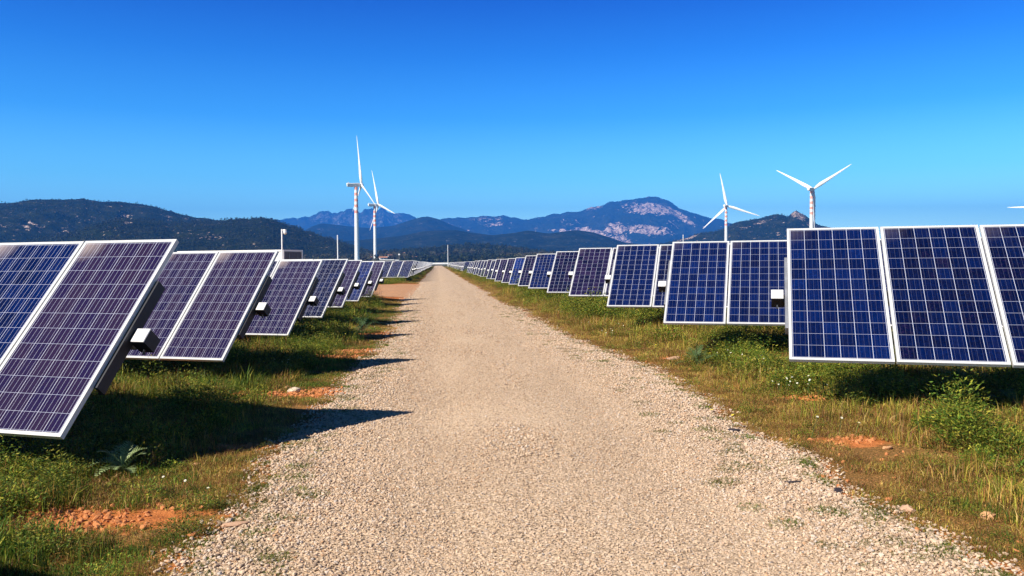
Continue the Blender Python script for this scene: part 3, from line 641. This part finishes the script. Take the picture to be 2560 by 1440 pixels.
# ------------------------------------------------------------------ cabin, poles, far buildings
def at_px(px, d):  # ground point at distance d (along the road) under a column of the view
    a, _ = azel(px, 660); return math.tan(a)*d, d
def container():
    cx, cy = at_px(709.5, 60); root = empty('equipment_container', (cx, cy, 0), HEAD); tag(root, 'white steel equipment container with dark shaded end behind the left panel rows', 'container')
    m, n, b = newmat('white_ribbed_steel'); b.inputs['Base Color'].default_value = (.78, .78, .76, 1); b.inputs['Roughness'].default_value = .5
    L, W_, H = 9.0, 2.44, 2.66; mb = MB()
    for s_, yy_ in ((0, 0), (1, W_)):
        for k in range(36):
            x0 = -L+.1+k*(L-.2)/36; w_ = (L-.2)/36; d = .03*(1 if s_ else -1)
            mb.add([(x0, yy_, .15), (x0+w_*.5, yy_, .15), (x0+w_*.5, yy_, H-.12), (x0, yy_, H-.12)], [(0, 1, 2, 3)]); mb.add([(x0+w_*.5, yy_, .15), (x0+w_*.6, yy_-d, .15), (x0+w_*.6, yy_-d, H-.12), (x0+w_*.5, yy_, H-.12)], [(0, 1, 2, 3)])
            mb.add([(x0+w_*.6, yy_-d, .15), (x0+w_*.9, yy_-d, .15), (x0+w_*.9, yy_-d, H-.12), (x0+w_*.6, yy_-d, H-.12)], [(0, 1, 2, 3)]); mb.add([(x0+w_*.9, yy_-d, .15), (x0+w_, yy_, .15), (x0+w_, yy_, H-.12), (x0+w_*.9, yy_-d, H-.12)], [(0, 1, 2, 3)])
    mb.box((-L+.02, W_/2, H/2), (.04, W_-.04, H-.3)); mb.build('side_panel', m, root)
    fr = MB()
    for xx in (-.05, -L+.05):
        for yy_ in (.0, W_): fr.box((xx, yy_, H/2), (.14, .14, H))
    for yy_ in (0, W_): fr.box((-L/2, yy_, H-.06), (L-.24, .12, .12)); fr.box((-L/2, yy_, .08), (L-.24, .12, .15))
    for xx in (-.05, -L+.05): fr.box((xx, W_/2, H-.06), (.12, W_-.14, .12)); fr.box((xx, W_/2, .08), (.12, W_-.14, .15))
    fr.build('corner_frame', m, root); rf = MB(); rf.box((-L/2, W_/2, H-.02), (L-.15, W_-.1, .03)); rf.build('roof', m, root)
    md = simple('shaded_door', (.10, .10, .12), .6, 0, 3, .2)  # shade on the white container's end painted into its doors
    for k in range(2):
        d = MB(); y0 = .08+k*(W_-.16)/2; ww = (W_-.16)/2-.02; d.box((-.03, y0+ww/2, H/2), (.04, ww, H-.3))
        for j in range(5): d.box((0, y0+.12+j*(ww-.24)/4, H/2), (.03, .06, H-.42))
        do = d.build('door', md, root); br = MB(); br.tube((.05, y0+ww/2, .25), (.05, y0+ww/2, H-.25), .02, n=6); br.build('locking_bar', M_GALV, do)
    return root
container()
cx, cy = at_px(706, 58.5); pr = empty('camera_pole', (cx, cy, 0)); tag(pr, 'slim white pole with a round surveillance camera in front of the container', 'camera pole')
mb = MB(); mb.tube((0, 0, 0), (0, 0, 4.05), .055, .045, 10); mb.build('pole', M_WHITE, pr); mb = MB(); mb.tube((0, 0, 3.98), (.20, 0, 4.0), .04, .045, 8); mb.build('arm', M_WHITE, pr)
mb = MB(); mb.tube((.22, 0, 4.04), (.22, 0, 3.82), .10, .12, 14); mb.sphere((.22, 0, 3.80), .12, 1, 14, 8); mb.build('surveillance_camera', [M_WHITE, simple('lens_dome', (.6, .6, .6), .2)], pr)
for px, d, h, r_, lab in ((845, 84, 4.45, .07, 'bare white pole rising behind the left panel rows, left of the wind turbines'), (1120, 300, 8.1, .12, 'thin white pole standing beside the road at its far end'), (1708, 118, 5.4, .06, 'short white pole tip above the second right panel row')):
    cx, cy = at_px(px, d); o = MB().tube((0, 0, 0), (0, 0, h), r_, r_*.8, 10).sphere((0, 0, h), r_*.85, 0, 10, 6).box((0, 0, .03), (r_*5, r_*5, .06)).build('pole', M_WHITE); o.location = (cx, cy, 0); tag(o, lab, 'pole')
cx, cy = at_px(998, 240); pr = empty('lamp_mast', (cx, cy, 0)); tag(pr, 'slim mast with a white head beyond the second left panel group', 'mast')
MB().tube((0, 0, 0), (0, 0, 4.2), .05, n=8).build('mast', M_GALV, pr); MB().box((0, 0, 4.2), (.5, .35, .42), bev=.05).build('head', M_WHITE, pr)
def shed(px0, px1, d, h, label, dark=True):
    x0, _ = at_px(px0, d); x1, _ = at_px(px1, d); root = empty('shed', ((x0+x1)/2, d, 0)); tag(root, label, 'shed'); w_ = x1-x0
    MB().box((0, 2, h/2-.1), (w_*.97, 3.6, h-.2)).build('wall', simple('shed_wall', (.30, .28, .26) if dark else (.7, .7, .68), .8, 0, 2, .1), root)
    MB().box((0, 2, h), (w_, 4.2, .28)).build('roof', M_WHITE, root)
    for k in range(3): MB().box(((k-1)*w_*.3, .17, h*.45), (w_*.12, .06, h*.5)).build('opening', simple('dark_opening', (.04, .04, .05)), root)
shed(949, 986, 340, 3.2, 'long low shed with a white roof edge beyond the left panels')
shed(988, 997, 330, 3.0, 'small white cabin right of the long low shed', False)
# wall closing the end of the road
root = empty('boundary_wall', (0, 520, 0)); tag(root, 'low white wall with dark foot closing the far end of the road', 'wall')
MB().box((0, 0, 1.45), (90, .35, 1.0)).build('wall', M_WHITE, root); MB().box((0, 0, .47), (90, .32, .94)).build('wall_foot', simple('dark_concrete', (.10, .10, .09), .9, 0, .5, .3), root)
# houses at the foot of the hills
def house(px, py, d, w_, h, rz, label):
    x_, y_ = at_px(px, d); _, el = azel(px, py); z = max(0, EYE+el*math.hypot(x_, y_)-h); root = empty('house', (x_, y_, z), rz); tag(root, label, 'house', 'houses at the foot of the hills')
    MB().box((0, 0, h*.35-1.5), (w_, w_*.7, h*.7+3)).build('wall', simple('render_white', (.78, .74, .68), .8, 0, .4, .05), root)
    a, b_, c = w_*.54, w_*.40, h*.7; mb = MB(); mb.add([(-a, -b_, c), (a, -b_, c), (a, b_, c), (-a, b_, c), (-a, 0, h), (a, 0, h)], [(0, 1, 5, 4), (2, 3, 4, 5), (1, 2, 5), (3, 0, 4), (3, 2, 1, 0)]); mb.build('roof', simple('tile_roof', (.42, .20, .12), .8, 0, .8, .2), root)
    for k in range(2): MB().box(((k-.5)*w_*.45, -w_*.35-.02, h*.38), (w_*.12, .08, h*.2)).build('window', simple('window_dark', (.05, .05, .06), .3), root)
for a in ((958, 641, 900, 8, 5, .3, 'white house with orange roof just right of the second tall turbine tower'), (974, 636, 1000, 7, 5, .8, 'small white house up the slope, right of the turbine towers'), (936, 641, 950, 7, 4.5, -.3, 'small pale house left of the second turbine tower'), (1036, 641, 1000, 7, 5, .2, 'white house left of the road end among trees'), (1057, 642, 1100, 10, 4.5, -.4, 'low white house nearest the road end'), (1071, 628, 1350, 9, 6, .5, 'pale house high in the trees above the road end'), (1012, 631, 1250, 9, 6, .1, 'pale house half hidden by trees between the sheds and the road')): house(*a)

# ------------------------------------------------------------------ wind turbines
def tower_mat():
    m, n, b = newmat('banded_tower_paint'); tc = N(n, 'ShaderNodeTexCoord'); sp = N(n, 'ShaderNodeSeparateXYZ'); n.links.new(tc.outputs['Object'], sp.inputs[0])
    z = mth(n, 'SUBTRACT', 64.5, sp.outputs[2]); fr = mth(n, 'FRACT', mth(n, 'DIVIDE', z, 4.8)); red = mth(n, 'MULTIPLY', mth(n, 'LESS_THAN', fr, .5), mth(n, 'LESS_THAN', z, 22))
    c = mix(n, red, (.80, .79, .77), (.80, .34, .25)); n.links.new(c, b.inputs['Base Color']); b.inputs['Roughness'].default_value = .45; return m
M_TOWER = tower_mat()
def blade_mesh():
    st = [(0, .95, .95, 0), (1.5, .95, .95, 0), (4, 1.4, .85, .25), (8, 1.75, .55, .22), (14, 1.45, .36, .14), (22, 1.05, .24, .07), (30, .72, .15, .02), (37, .42, .08, 0), (39.4, .22, .04, 0), (40, .05, .02, 0)]
    V = []; n = 12
    for z, ch, th, tw in st:
        for k in range(n):
            a = 2*math.pi*k/n; x = ch*math.cos(a)-(ch-.95)*.45*(1 if ch > .95 else 0); y = th*math.sin(a)*(1-.35*math.cos(a+math.pi)*(z > 3)); c, s = math.cos(tw), math.sin(tw)
            V.append((x*c-y*s, x*s+y*c, z))
    F = [(j*n+i, j*n+(i+1) % n, (j+1)*n+(i+1) % n, (j+1)*n+i) for j in range(len(st)-1) for i in range(n)]+[tuple(range(n-1, -1, -1)), tuple((len(st)-1)*n+i for i in range(n))]
    me = bpy.data.meshes.new('blade'); me.from_pydata(V, [], F); me.polygons.foreach_set('use_smooth', [True]*len(F)); me.materials.append(M_WHITE); return me
BLADE = blade_mesh(); HUBH = 66.0
tmb = MB(); tmb.tube((0, 0, -2), (0, 0, 64.4), 2.05, 1.35, 28, 0, True, 8); TOWER = tmb.mesh('tower', [M_TOWER])
nmb = MB()  # nacelle along local +Y (rotor side), tapering tail
secs = [(-7.6, .9, .7, 2.4), (-7.4, 1.5, 1.0, 2.5), (-4.0, 1.75, 1.5, 2.0), (2.2, 1.75, 1.7, 1.75), (3.2, 1.3, 1.3, 1.3)]; P = []
for y_, w_, dn, up_ in secs: P += [(-w_*.45, y_, -dn*.9), (w_*.45, y_, -dn*.9), (w_, y_, up_*.62), (w_*.75, y_, up_*.8), (-w_*.75, y_, up_*.8), (-w_, y_, up_*.62)]
nmb.add(P, [(j*6+i, (j+1)*6+i, (j+1)*6+(i+1) % 6, j*6+(i+1) % 6) for j in range(4) for i in range(6)]+[(0, 1, 2, 3, 4, 5), (29, 28, 27, 26, 25, 24)])
nmb.box((0, -6.2, 2.3), (.5, .5, .9)); NAC = nmb.mesh('nacelle', [M_WHITE])
hmb = MB(); hmb.sphere((0, 4.6, 0), 1.4, 0, 20, 12, (1, 1.2, 1)); HUB = hmb.mesh('hub', [M_WHITE])
def turbine(px, hub_py, axis_az, th, label):
    a, el = azel(px, hub_py); d = (HUBH-EYE)/el; x_, y_ = d*math.sin(a), d*math.cos(a)
    root = empty('wind_turbine', (x_, y_, 0)); tag(root, label, 'wind turbine', 'wind turbines behind the solar field'); rz = -R(axis_az)
    # root sits under the tower, which is behind the hub along the axis
    root.location = (x_-5.0*math.sin(R(axis_az)), y_-5.0*math.cos(R(axis_az)), 0)
    mobj('tower', TOWER, root); M_ = Matrix.Translation((0, 0, HUBH)) @ Matrix.Rotation(rz, 4, 'Z') @ Matrix.Rotation(R(5), 4, 'X')
    o = mobj('nacelle', NAC, root); o.matrix_local = M_; o = mobj('hub', HUB, root); o.matrix_local = M_
    for k in range(3):
        o = mobj('blade', BLADE, root); o.matrix_local = M_ @ Matrix.Translation((0, 4.6, 0)) @ Matrix.Rotation(R(th+120*k), 4, 'Y') @ Matrix.Rotation(R(8), 4, 'Z')
turbine(905, 463, 69, 0, 'tallest wind turbine left of the road, rotor edge on with one blade straight up')
turbine(947, 513, 61, -13, 'smaller wind turbine just right of the tallest one')
turbine(1818, 516, 35, -11, 'wind turbine with one blade pointing right and one down to the left')
turbine(2034, 474, 46, 60, 'wind turbine with two blades raised in a wide V above the right panels')
turbine(2607, 518, 50, -88, 'wind turbine out of frame at the right, only one blade tip in view')

# ------------------------------------------------------------------ hills
def hill_mat(name, veg, rock, scale, rockamt=0):
    m, n, b = newmat(name); g = N(n, 'ShaderNodeNewGeometry'); P = g.outputs['Position']
    n1 = noise(n, P, scale, 6, .65); n2 = noise(n, P, scale*7, 4, .6)
    c = rampn(n, n1, [(.30, veg[0]), (.5, veg[1]), (.72, veg[2])])
    c = mix(n, rampn(n, n2, [(.4, (0, 0, 0)), (.7, (1, 1, 1))]), c, veg[3])
    at = N(n, 'ShaderNodeAttribute'); at.attribute_name = 'rock'
    mp = N(n, 'ShaderNodeMapping'); mp.inputs['Scale'].default_value = (1, 1, .35); n.links.new(P, mp.inputs[0])
    r1 = noise(n, mp.outputs[0], scale*3.5, 6, .7)
    r2 = noise(n, mp.outputs[0], scale*11, 5, .75)
    k = mth(n, 'ADD', mth(n, 'MULTIPLY', at.outputs['Fac'], .135), mth(n, 'ADD', mth(n, 'MULTIPLY', r1, .62), mth(n, 'MULTIPLY', r2, .38)))
    rk = rampn(n, r2, [(.38, rock[0]), (.5, rock[1]), (.62, rock[2])])
    c = mix(n, rampn(n, k, [(.600, (0, 0, 0)), (.625, (1, 1, 1))]), c, rk)
    n.links.new(c, b.inputs['Base Color']); b.inputs['Roughness'].default_value = 1; b.inputs['Specular IOR Level'].default_value = 0
    bump(n, b, mth(n, 'ADD', n2, r1), 1.0, .5/scale*.06); return m
VEG1 = ((.006, .010, .004), (.016, .022, .008), (.050, .048, .018), (.007, .012, .005)); VEG2 = ((.010, .016, .009), (.020, .028, .014), (.045, .048, .024), (.010, .018, .009))
ROCKP = ((.14, .10, .09), (.46, .33, .27), (.80, .60, .49)); ROCKG = ((.04, .04, .04), (.12, .115, .11), (.27, .25, .24))
HILLS = []
def ridge(name, pts, D, Wf, Wb, spur, lam, mat, blobs=(), jag=0, seed=0, nr=90, step=3.0, curve=None):
    px = np.array([p_[0] for p_ in pts], float); py = np.array([p_[1] for p_ in pts], float)
    q = np.arange(px[0], px[-1]+1, step)
    # smooth resample of the crest
    yq = np.interp(q, px, py); ker = np.hanning(9); ker /= ker.sum(); pad = np.pad(yq, 4, mode='edge'); yq2 = np.convolve(pad, ker, 'valid') if jag < 2 else yq
    az = np.zeros(len(q)); el = np.zeros(len(q))
    for i_, (a, b_) in enumerate(zip(q, yq2)): az[i_], el[i_] = azel(a, b_)
    H = np.maximum(el*D+EYE, -30)
    H = H+jag*(fbm(az*D/lam*6+seed, az*0+seed, 4)-.5)*lam*.05
    t = np.concatenate([np.linspace(0, 1, nr), 1+np.linspace(0, 1, nr//4)[1:]]); n1 = len(t)
    r = np.where(t <= 1, D-Wf*(1-t), D+Wb*(t-1))
    s = np.where(t <= 1, np.clip(t, 0, 1)**1.25, np.clip(2-t, 0, 1)**1.5)
    s = np.where(t <= 1, .35*s+.65*(s*s*(3-2*s)), s)
    A, Rr = np.meshgrid(az, r); Sx = np.repeat(s[:, None], len(az), 1); X = Rr*np.sin(A); Y = Rr*np.cos(A)
    along = A*D
    warp = (fbm(X/lam/1.7+seed, Y/lam/1.7, 3)-.5)*lam*1.2
    rg = ridged((along+warp)/lam+seed, Rr/(lam*2.6)+seed*.7, 5); fine = fbm(X/lam*7+seed, Y/lam*7, 4)-.5
    env = np.clip(4*Sx*(1-Sx), 0, 1)**.7*np.where(Rr > D, .3, 1)
    Z = H[None]*Sx+env*H.max()*spur*(rg-.62)+env*H.max()*spur*.35*fine
    # nothing in front may rise above the crest line
    if curve is None:
        lim = (H[None]-EYE)/D*Rr*.985+EYE-(1-Sx)*H[None]*.04; Z = np.where(Rr < D*.9999, np.minimum(Z, lim), Z)
    Z = np.maximum(np.where(Sx <= 0.001, -3, Z), -3)
    rk = np.zeros_like(Z); PX = np.repeat(q[None], len(r), 0); PE = 0
    with np.errstate(all='ignore'): EL = (Z-EYE)/Rr
    eh = np.array([azel(a, 600)[1] for a in q]); eh2 = np.array([azel(a, 500)[1] for a in q]); PY = 600-(EL-eh[None])/((eh2-eh)[None]/100)
    for (bx, by, rx, ry, st, an) in blobs:
        ca, sa = math.cos(R(an)), math.sin(R(an)); dx = PX-bx; dy = PY-by
        e = ((dx*ca+dy*sa)/rx)**2+((-dx*sa+dy*ca)/ry)**2; rk = np.maximum(rk, st*np.clip(1.25-e, 0, 1))
    if blobs: Z = Z+rk*env*(ridged(X/lam*9, Y/lam*9, 3)-.6)*H.max()*.07
    v = np.stack([X, Y, Z], -1).reshape(-1, 3); i = np.arange(X.size).reshape(X.shape); f = np.stack([i[:-1, :-1], i[:-1, 1:], i[1:, 1:], i[1:, :-1]], -1).reshape(-1, 4)
    me = bpy.data.meshes.new(name); me.vertices.add(len(v)); me.vertices.foreach_set('co', v.ravel()); me.loops.add(f.size); me.loops.foreach_set('vertex_index', f.ravel().astype(np.int32))
    me.polygons.add(len(f)); me.polygons.foreach_set('loop_start', np.arange(0, f.size, 4, dtype=np.int32)); me.update(calc_edges=True); me.polygons.foreach_set('use_smooth', np.ones(len(f), bool))
    a_ = me.attributes.new('rock', 'FLOAT', 'POINT'); a_.data.foreach_set('value', rk.ravel())
    o = mobj(name, me, None, [mat]); tag(o, kind='structure'); HILLS.append((X, Y, Z, Sx)); return o
MH_FAR = hill_mat('far_rock_range', VEG2, ROCKG, .004); MH_BIG = hill_mat('granite_mountain', VEG2, ROCKP, .0045)
MH_MID = hill_mat('wooded_hill', VEG1, ROCKG, .012); MH_NEAR = hill_mat('scrub_hill', VEG1, ROCKP, .02)
ridge('mountains', [(600, 562), (670, 548), (700, 546), (755, 541), (775, 546), (800, 531), (815, 529), (830, 534), (843, 532), (862, 523), (880, 519), (893, 525), (903, 532), (913, 524), (925, 523), (942, 527), (960, 522), (972, 527), (985, 529), (1010, 535), (1035, 543), (1060, 549), (1100, 563), (1160, 585)], 9500, 2600, 1500, .30, 420, MH_FAR,
      [(808, 545, 35, 16, .8, 0), (870, 548, 60, 24, .75, 0), (960, 548, 65, 24, .75, 0), (1025, 550, 30, 8, .5, 20)], jag=3.4, seed=3, step=2)
ridge('mountains', [(980, 575), (1050, 556), (1100, 547), (1150, 545), (1185, 540), (1215, 537), (1250, 539), (1290, 543), (1318, 546), (1345, 540), (1400, 534), (1420, 527), (1450, 529), (1480, 516), (1500, 512), (1530, 504), (1560, 498), (1600, 498), (1622, 492), (1645, 492), (1665, 500), (1690, 514), (1720, 529), (1760, 540), (1800, 548), (1830, 556), (1870, 566), (1920, 580), (1990, 600)], 7500, 2900, 1600, .26, 520, MH_BIG,
      [(1620, 522, 72, 17, 1.05, 4), (1700, 540, 52, 10, .95, 30), (1485, 519, 22, 7, .8, -12), (1405, 578, 50, 5.5, .95, 3), (1480, 582, 60, 11, 1.1, 12), (1540, 572, 34, 17, 1.2, 0), (1620, 576, 70, 14, 1.1, 4), (1550, 598, 34, 14, 1, 20), (1220, 548, 50, 8, .55, 0), (1235, 561, 28, 7, .7, -10), (1415, 560, 20, 16, .45, 0), (1680, 560, 20, 20, .5, 0)], jag=1.5, seed=11, step=2, nr=130)
ridge('hills', [(640, 612), (690, 601), (740, 587), (780, 566), (805, 558), (840, 562), (880, 567), (930, 570), (985, 564), (1030, 549), (1050, 543), (1070, 541), (1100, 549), (1130, 563), (1170, 577), (1230, 590), (1290, 612)], 4800, 1400, 850, .28, 380, MH_MID, [(800, 575, 10, 5, .4, 0)], seed=21, step=3)
ridge('hills', [(700, 620), (800, 606), (900, 600), (1000, 590), (1060, 578), (1100, 576), (1140, 575), (1180, 582), (1230, 588), (1280, 583), (1320, 576), (1370, 584), (1400, 580), (1440, 575), (1480, 580), (1520, 592), (1560, 606), (1620, 612), (1680, 606), (1760, 610), (1850, 625)], 3000, 1000, 550, .25, 300, MH_MID, [(1120, 600, 8, 5, .4, 0)], seed=33, step=3)
ridge('hills', [(1560, 632), (1640, 612), (1700, 600), (1750, 582), (1790, 577), (1815, 568), (1850, 556), (1870, 552), (1890, 547), (1905, 543), (1930, 538), (1955, 537), (1970, 541), (1980, 531), (1992, 528), (2003, 533), (2015, 542), (2030, 551), (2050, 560), (2080, 569), (2120, 582), (2200, 602), (2350, 632), (2700, 650)], 2500, 900, 500, .26, 230, MH_NEAR,
      [(1995, 538, 24, 11, 1.1, 25), (1720, 592, 35, 8, .85, -18), (1905, 556, 25, 6, .6, -15), (1945, 585, 8, 6, .6, 0), (2030, 566, 20, 7, .7, 35), (1860, 568, 20, 6, .4, 0)], jag=1, seed=41, step=2)
ridge('hills', [(-700, 560), (-400, 530), (-200, 516), (0, 508), (20, 508), (60, 502), (130, 500), (205, 498), (260, 503), (340, 506), (380, 513), (430, 527), (480, 542), (520, 549), (560, 553), (600, 557), (650, 566), (700, 578), (760, 600), (850, 630)], 2100, 850, 550, .30, 260, MH_NEAR, [(75, 565, 28, 10, .62, 0), (160, 585, 22, 12, .6, 0), (310, 545, 30, 12, .8, 0), (470, 545, 12, 4, .4, 0)], jag=.8, seed=51)
ridge('hills', [(-500, 652), (-100, 640), (60, 606), (200, 577), (260, 556), (300, 545), (350, 549), (430, 560), (500, 556), (560, 552), (610, 551), (640, 549), (662, 546), (690, 553), (740, 571), (800, 592), (850, 608), (900, 624), (960, 642), (1040, 655)], 1500, 620, 400, .22, 165, MH_NEAR, [(315, 556, 20, 8, .6, 0), (530, 590, 40, 10, .45, 0)], jag=.8, seed=61)
# low wooded rise behind the field
ridge('hills', [(560, 655), (700, 645), (780, 640), (860, 640), (950, 638), (1000, 635), (1060, 631), (1120, 624), (1165, 620), (1215, 621), (1270, 626), (1330, 636), (1390, 640), (1500, 641), (1650, 638), (1900, 634), (2200, 632), (2500, 640)], 1500, 620, 300, .12, 160, hill_mat('olive_scrub', ((.03, .035, .014), (.06, .06, .025), (.13, .10, .05), (.03, .035, .015)), ROCKP, .03), [], seed=71)

# woods on the lower slopes: far too many trees to count
def tree_mesh(seed, pal, h=8, w_=2.6, n=90):
    r_ = random.Random(seed); V = []; F = []; C = []
    def q(c, s, nrm, col):
        a = nrm.orthogonal().normalized(); b_ = nrm.cross(a); k = len(V); V.extend([tuple(c+a*s+b_*s*.3), tuple(c-a*s*.4+b_*s), tuple(c-a*s-b_*s*.4), tuple(c+a*s*.3-b_*s)]); F.append((k, k+1, k+2, k+3)); C.extend([col]*4)
    lob = [(Vector((r_.gauss(0, w_*.35), r_.gauss(0, w_*.35), h*r_.uniform(.38, .85))), w_*r_.uniform(.35, .6)) for _ in range(6)]
    for _ in range(n):
        c0, rr = r_.choice(lob); d = Vector([r_.gauss(0, 1) for _ in range(3)]).normalized(); col = r_.choice(pal); b_ = r_.uniform(.6, 1.3); q(c0+d*rr*r_.uniform(.6, 1), w_*.22*r_.uniform(.6, 1.2), (d+Vector((0, 0, .4))).normalized(), tuple(i*b_ for i in col))
    k = len(V); V.extend([(-.15, 0, -1), (.15, 0, -1), (.08, 0, h*.6), (-.08, 0, h*.6), (0, -.15, -1), (0, .15, -1), (0, .08, h*.6), (0, -.08, h*.6)]); F.extend([(k, k+1, k+2, k+3), (k+4, k+5, k+6, k+7)]); C.extend([(.10, .08, .06)]*8)
    return mesh_np('tree', V, F, [M_TREE], False, C)
M_TREE = leaf_mat('tree_foliage', (1, 1, 1), .1)
TG = [(.022, .036, .014), (.032, .046, .018), (.045, .055, .024)]; TB = [(.10, .085, .045), (.075, .07, .035), (.05, .055, .025)]
trees = src_coll('wood_tree', [tree_mesh(1, TG), tree_mesh(2, TG, 7, 3.2), tree_mesh(3, TG, 10, 2.2), tree_mesh(4, TB, 11, 2.0), tree_mesh(5, TB, 9, 2.6), tree_mesh(6, TG, 3.0, 2.2, 50)])
def scatter_trees():
    P = []; S = []; I = []
    RIGHTHILL, LEFTHILL, LOWHILL, WOOD = HILLS[4:8]
    for (X, Y, Z, Sx), n_, sc, kind in ((WOOD, 15000, 1.0, 1), (LOWHILL, 17000, .55, 0), (LEFTHILL, 12000, .5, 2), (RIGHTHILL, 8000, .55, 2)):
        a = rng.random(n_)*(X.shape[1]-2); b_ = rng.random(n_)**.9*(X.shape[0]*.82); ai = a.astype(int); bi = b_.astype(int); fa = a-ai; fb = b_-bi
        def il(G): return (G[bi, ai]*(1-fa)+G[bi, ai+1]*fa)*(1-fb)+(G[bi+1, ai]*(1-fa)+G[bi+1, ai+1]*fa)*fb
        x, y_, z = il(X), il(Y), il(Z); fld = fbm(x/90, y_/90, 3); keep = (z > -1) & (fld > (.40 if kind == 1 else .30)); x, y_, z, fld = x[keep], y_[keep], z[keep], fld[keep]; k = len(x)
        br = fbm(x/160+9, y_/160, 3) > .52; sel = rng.integers(0, 3, k); idx = np.where(br & (kind == 1), 3+rng.integers(0, 2, k), sel)
        if kind != 1: idx = np.where(rng.random(k) < .7, 5, sel)
        s = sc*rng.uniform(.6, 1.3, k); P.append(np.stack([x, y_, z], 1)); S.append(np.stack([s*1.2, s*1.2, s], 1)); I.append(idx)
    # windbreak on the plain behind the field
    n_ = 2600; x = rng.uniform(-420, 700, n_); y_ = rng.uniform(640, 880, n_); keep = fbm(x/60, y_/60, 3) > .47; x, y_ = x[keep], y_[keep]; s = rng.uniform(.35, .75, len(x))
    P.append(np.stack([x, y_, x*0], 1)); S.append(np.stack([s*1.2, s*1.2, s], 1)); I.append(rng.integers(0, 6, len(x)))
    P = np.concatenate(P); S = np.concatenate(S); I = np.concatenate(I); n_ = len(P)
    points_obj('woodland', P, S, np.stack([P[:, 0]*0, P[:, 0]*0, rng.uniform(0, 6.28, n_)], 1), I, trees)
scatter_trees()

# ------------------------------------------------------------------ haze
m, n, b = newmat('haze_air'); n.nodes.remove(b); pv = N(n, 'ShaderNodeVolumePrincipled')
pv.inputs['Color'].default_value = (.045, .29, 1.0, 1); pv.inputs['Density'].default_value = 1.5e-4; pv.inputs['Anisotropy'].default_value = .0
n.links.new(pv.outputs[0], n.nodes['Material Output'].inputs['Volume'])
hz = MB().box((0, 4300, 380), (17000, 14400, 770)).build('haze', m); tag(hz, kind='stuff')
